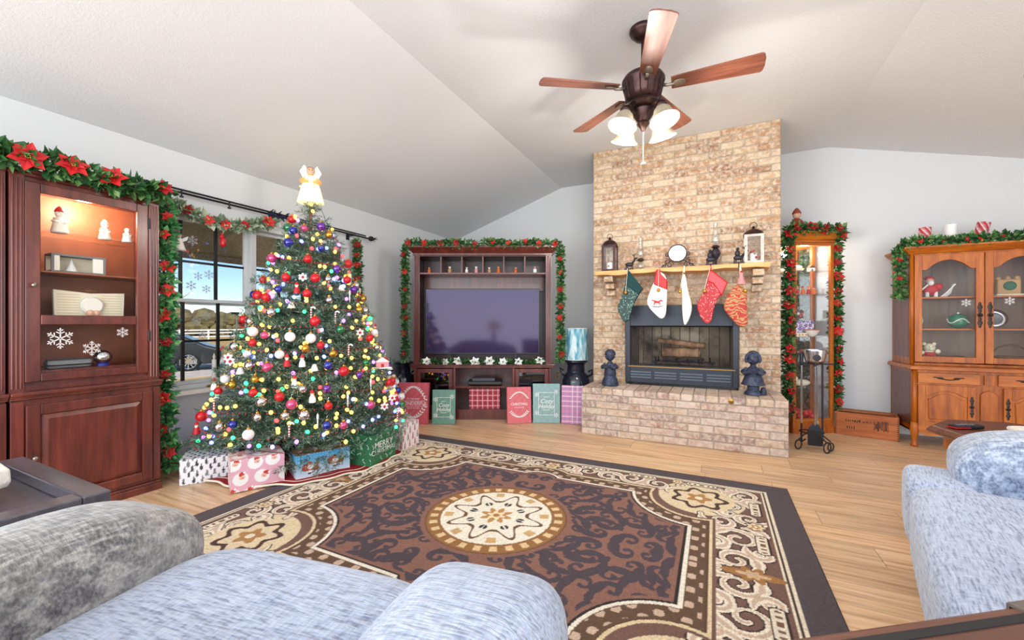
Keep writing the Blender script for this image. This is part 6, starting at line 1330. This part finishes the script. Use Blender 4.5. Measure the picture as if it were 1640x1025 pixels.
# ------------------------------------------------------------------ garlands
def poinsettia(name, r, m):
    mb = MB(); mi = []
    for ring_, (n_, l, w_, el) in enumerate(((6, 1.0, .34, .12), (5, .66, .27, .45))):
        for k in range(n_):
            Q = R(2*PI*k/n_+ring_*.5) @ R(-el, 'Y')
            mb.add([(.06*r, 0, 0), (.5*l*r, w_*l*r, .06*r), (l*r, 0, -.04*r), (.5*l*r, -w_*l*r, .06*r), (.5*l*r, 0, -.03*r)], [(0, 4, 1), (1, 4, 2), (0, 3, 4), (3, 2, 4)], Q); mi += [0]*4
    for k in range(5): n0 = len(mb.f); mb.sph((.1*r*math.cos(k*1.26), .1*r*math.sin(k*1.26), .12*r), .07*r, 5, 3); mi += [1]*(len(mb.f)-n0)
    me = mb.mesh(name, fix=False); me.materials.append(MATS[m]); me.materials.append(MATS['gold']); me.polygons.foreach_set('material_index', mi); return me
PF = {}
def garland(label, path, rad, dens, leaf, m, flowers, face, fr=.05, fm='petal_red', berries=0, cat='garland', group=None, flen=None):
    path = [Vector(p) for p in path]; cum = [0]
    for a, b in zip(path, path[1:]): cum.append(cum[-1]+(b-a).length)
    tot = cum[-1]
    def P_(s):
        for k in range(len(path)-1):
            if s <= cum[k+1] or k == len(path)-2:
                q = (s-cum[k])/max(1e-6, cum[k+1]-cum[k]); return path[k].lerp(path[k+1], q), (path[k+1]-path[k]).normalized()
    o = thing('garland', label, cat, tuple(path[0])); org = path[0]
    MB().tube([P_(tot*k/40)[0]-org+Vector((random.uniform(-1, 1), random.uniform(-1, 1), random.uniform(-1, 1)))*rad*.15 for k in range(41)], .005, 5).build('stem', 'wire_green', o)
    V_, F_ = [], []; face = Vector(face).normalized()
    for k in range(int(tot*dens)):
        p, t = P_(random.uniform(0, tot)); p = p-org
        d = Vector((random.gauss(0, 1), random.gauss(0, 1), random.gauss(0, 1))).normalized(); d = (d+t*random.uniform(-.4, .4)+face*.25).normalized()
        l = leaf*random.uniform(.7, 1.2); s = d.cross(Vector((random.gauss(0, 1), random.gauss(0, 1), random.gauss(0, 1)))); s.normalize(); u = s.cross(d); w_ = l*.32
        p = p+d*rad*random.uniform(.1, .75); i = len(V_)
        V_.extend([p, p+d*l*.45+s*w_+u*w_*.35, p+d*l, p+d*l*.45-s*w_+u*w_*.35, p+d*l*.5]); F_.extend([(i, i+4, i+1), (i+1, i+4, i+2), (i, i+3, i+4), (i+3, i+2, i+4)])
    me = bpy.data.meshes.new('foliage'); me.from_pydata([tuple(v) for v in V_], [], F_); fo = link('foliage', me, m, o); fo['kind'] = 'stuff'
    if (fm, fr) not in PF: PF[(fm, fr)] = poinsettia('poinsettia', fr, fm)
    n_ = flowers if isinstance(flowers, int) else len(flowers)
    for k in range(n_):
        s = (k+.5+random.uniform(-.2, .2))/n_*tot if isinstance(flowers, int) else flowers[k]*tot
        p, t = P_(s); d = (face+Vector((random.uniform(-.4, .4), random.uniform(-.4, .4), random.uniform(-.25, .45)))).normalized()
        q = d.to_track_quat('Z', 'Y'); f_ = link('poinsettia', PF[(fm, fr)], None, o, loc=p-org+d*rad*.75, rot=(q @ Euler((0, 0, random.random()*6)).to_quaternion()).to_euler()); f_.scale = [random.uniform(.75, 1.15)]*3
    if berries:
        for k in range(berries): p, t = P_(random.uniform(0, tot)); c = p-org+Vector((random.gauss(0, 1), random.gauss(0, 1), random.gauss(0, 1))).normalized()*rad*.8; MB().sph(c, .009, 6, 5).build('berry', random.choice(['red_satin', 'red_satin', 'orange']), o)
    return o
CF = (-3.375+.02)
garland('green garland with red poinsettias along the cherry cabinet tops', [(CF+.0, y_, 2.0+.012*math.sin(y_*9)) for y_ in np.linspace(.12, 1.47, 14)], .07, 900, .06, 'leaf_green', [.12, .27, .40, .53, .66, .80, .985], (.9, -.35, .2), .075)
garland('long garland hanging down between cabinet and window', [(-3.50+.015*math.sin(z_*5), 1.535+.01*math.sin(z_*7), z_) for z_ in np.linspace(1.98, .10, 16)], .06, 620, .06, 'leaf_bright', 10, (.85, -.5, .1), .055)
gz = [(XL+.12, y_, 2.03-.10*math.sin(PI*min(1, (y_-1.55)/.83))-.0*y_) for y_ in np.linspace(1.55, 2.40, 12)]
garland('flare-paled garland with red bows swagged across the window head', gz, .05, 600, .05, 'leaf_flare_washed', [.06, .22, .38, .52, .70, .93], (.85, -.5, .0), .055)  # window flare washing out the leaves is put into their colour
garland('short garland with red poinsettias hanging behind the tree', [(XL+.10, 3.40, z_) for z_ in np.linspace(2.06, 1.05, 8)], .05, 560, .05, 'leaf_green', 8, (.75, -.6, .1), .055)
ag = [AP(-.885, -.05, z_) for z_ in np.linspace(.70, 1.98, 10)]+[AP(x_, -.05, 2.035+.012*math.sin(x_*14)) for x_ in np.linspace(-.86, .86, 14)]+[AP(.90, -.05, z_) for z_ in np.linspace(1.98, .68, 10)]
garland('green garland with red flowers framing the media armoire', ag, .045, 720, .046, 'leaf_green', 24, (.4412, -.8974, .05), .042)
garland('white poinsettia garland along the ledge below the television', [AP(x_, .05, .66+.008*math.sin(x_*20)) for x_ in np.linspace(-.72, .72, 12)], .035, 600, .042, 'leaf_green', 8, (.4412, -.8974, .25), .062, 'petal_white')
qg = [QP(-QW-.055, -.0, z_) for z_ in np.linspace(.22, 1.96, 12)]+[QP(x_, -.04, QZ+.105) for x_ in np.linspace(-QW-.07, QW+.05, 5)]+[QP(QW+.06, .05, z_) for z_ in np.linspace(1.90, .24, 12)]
garland('green garland with deep red poinsettias draped around the curio', qg, .055, 720, .052, 'leaf_green', 30, (.45, -.88, .05), .06)
hg = [hp(-HW-.05, .14, z_) for z_ in np.linspace(1.36, 1.80, 5)]+[hp(x_, .06, ZT+.10) for x_ in np.linspace(-HW-.04, .62, 10)]
garland('holly garland with red and orange berries on the hutch', hg, .05, 860, .045, 'leaf_holly', [.1, .2, .38, .55, .7], (-.2, -.95, .15), .025, berries=70)
ha = thing('angel_ornament', 'white-gowned angel ornament hanging in front of the window', 'ornament', tuple(at(287, 388, x=XL+.12)), CA+PI/2)
MB().lathe([(.045, -.06), (.04, -.05), (.018, .02), (.012, .035), (.001, .04)], 14).build('gown', 'porcelain', ha, smooth=True); MB().sph((0, 0, .05), .017, 10, 8).build('head', 'skin', ha, smooth=True); MB().sph((0, .004, .056), .018, 8, 6).build('hair', 'brown', ha, smooth=True); MB().cyl((0, 0, .06), (0, 0, .12), .001, n=4).build('thread', 'white', ha)
for s in (-1, 1): MB().poly([(s*.005, .0), (s*.045, .02), (s*.05, .05), (s*.015, .03)], .012, .018).build('wing', 'white', ha)
hb = thing('bird_ornament', 'red cardinal-like bird ornament hanging from the window garland', 'ornament', tuple(at(357, 388, x=XL+.12)), CA+PI/2)
MB().sup((0, 0, 0), (.024, .022, .042), 1, 1, 12, 8).build('body', 'red_satin', hb, smooth=True); MB().sph((-.008, 0, .046), .018, 8, 6).lathe([(.01, 0), (.001, .025)], 6, T(-.005, 0, .058)).build('head', 'red_satin', hb, smooth=True); MB().poly([(0, -.03), (.02, -.035), (.03, -.085), (.012, -.085)], -.005, .005).build('tail', 'black', hb); MB().cyl((0, 0, .06), (0, 0, .12), .001, n=4).build('thread', 'white', hb)
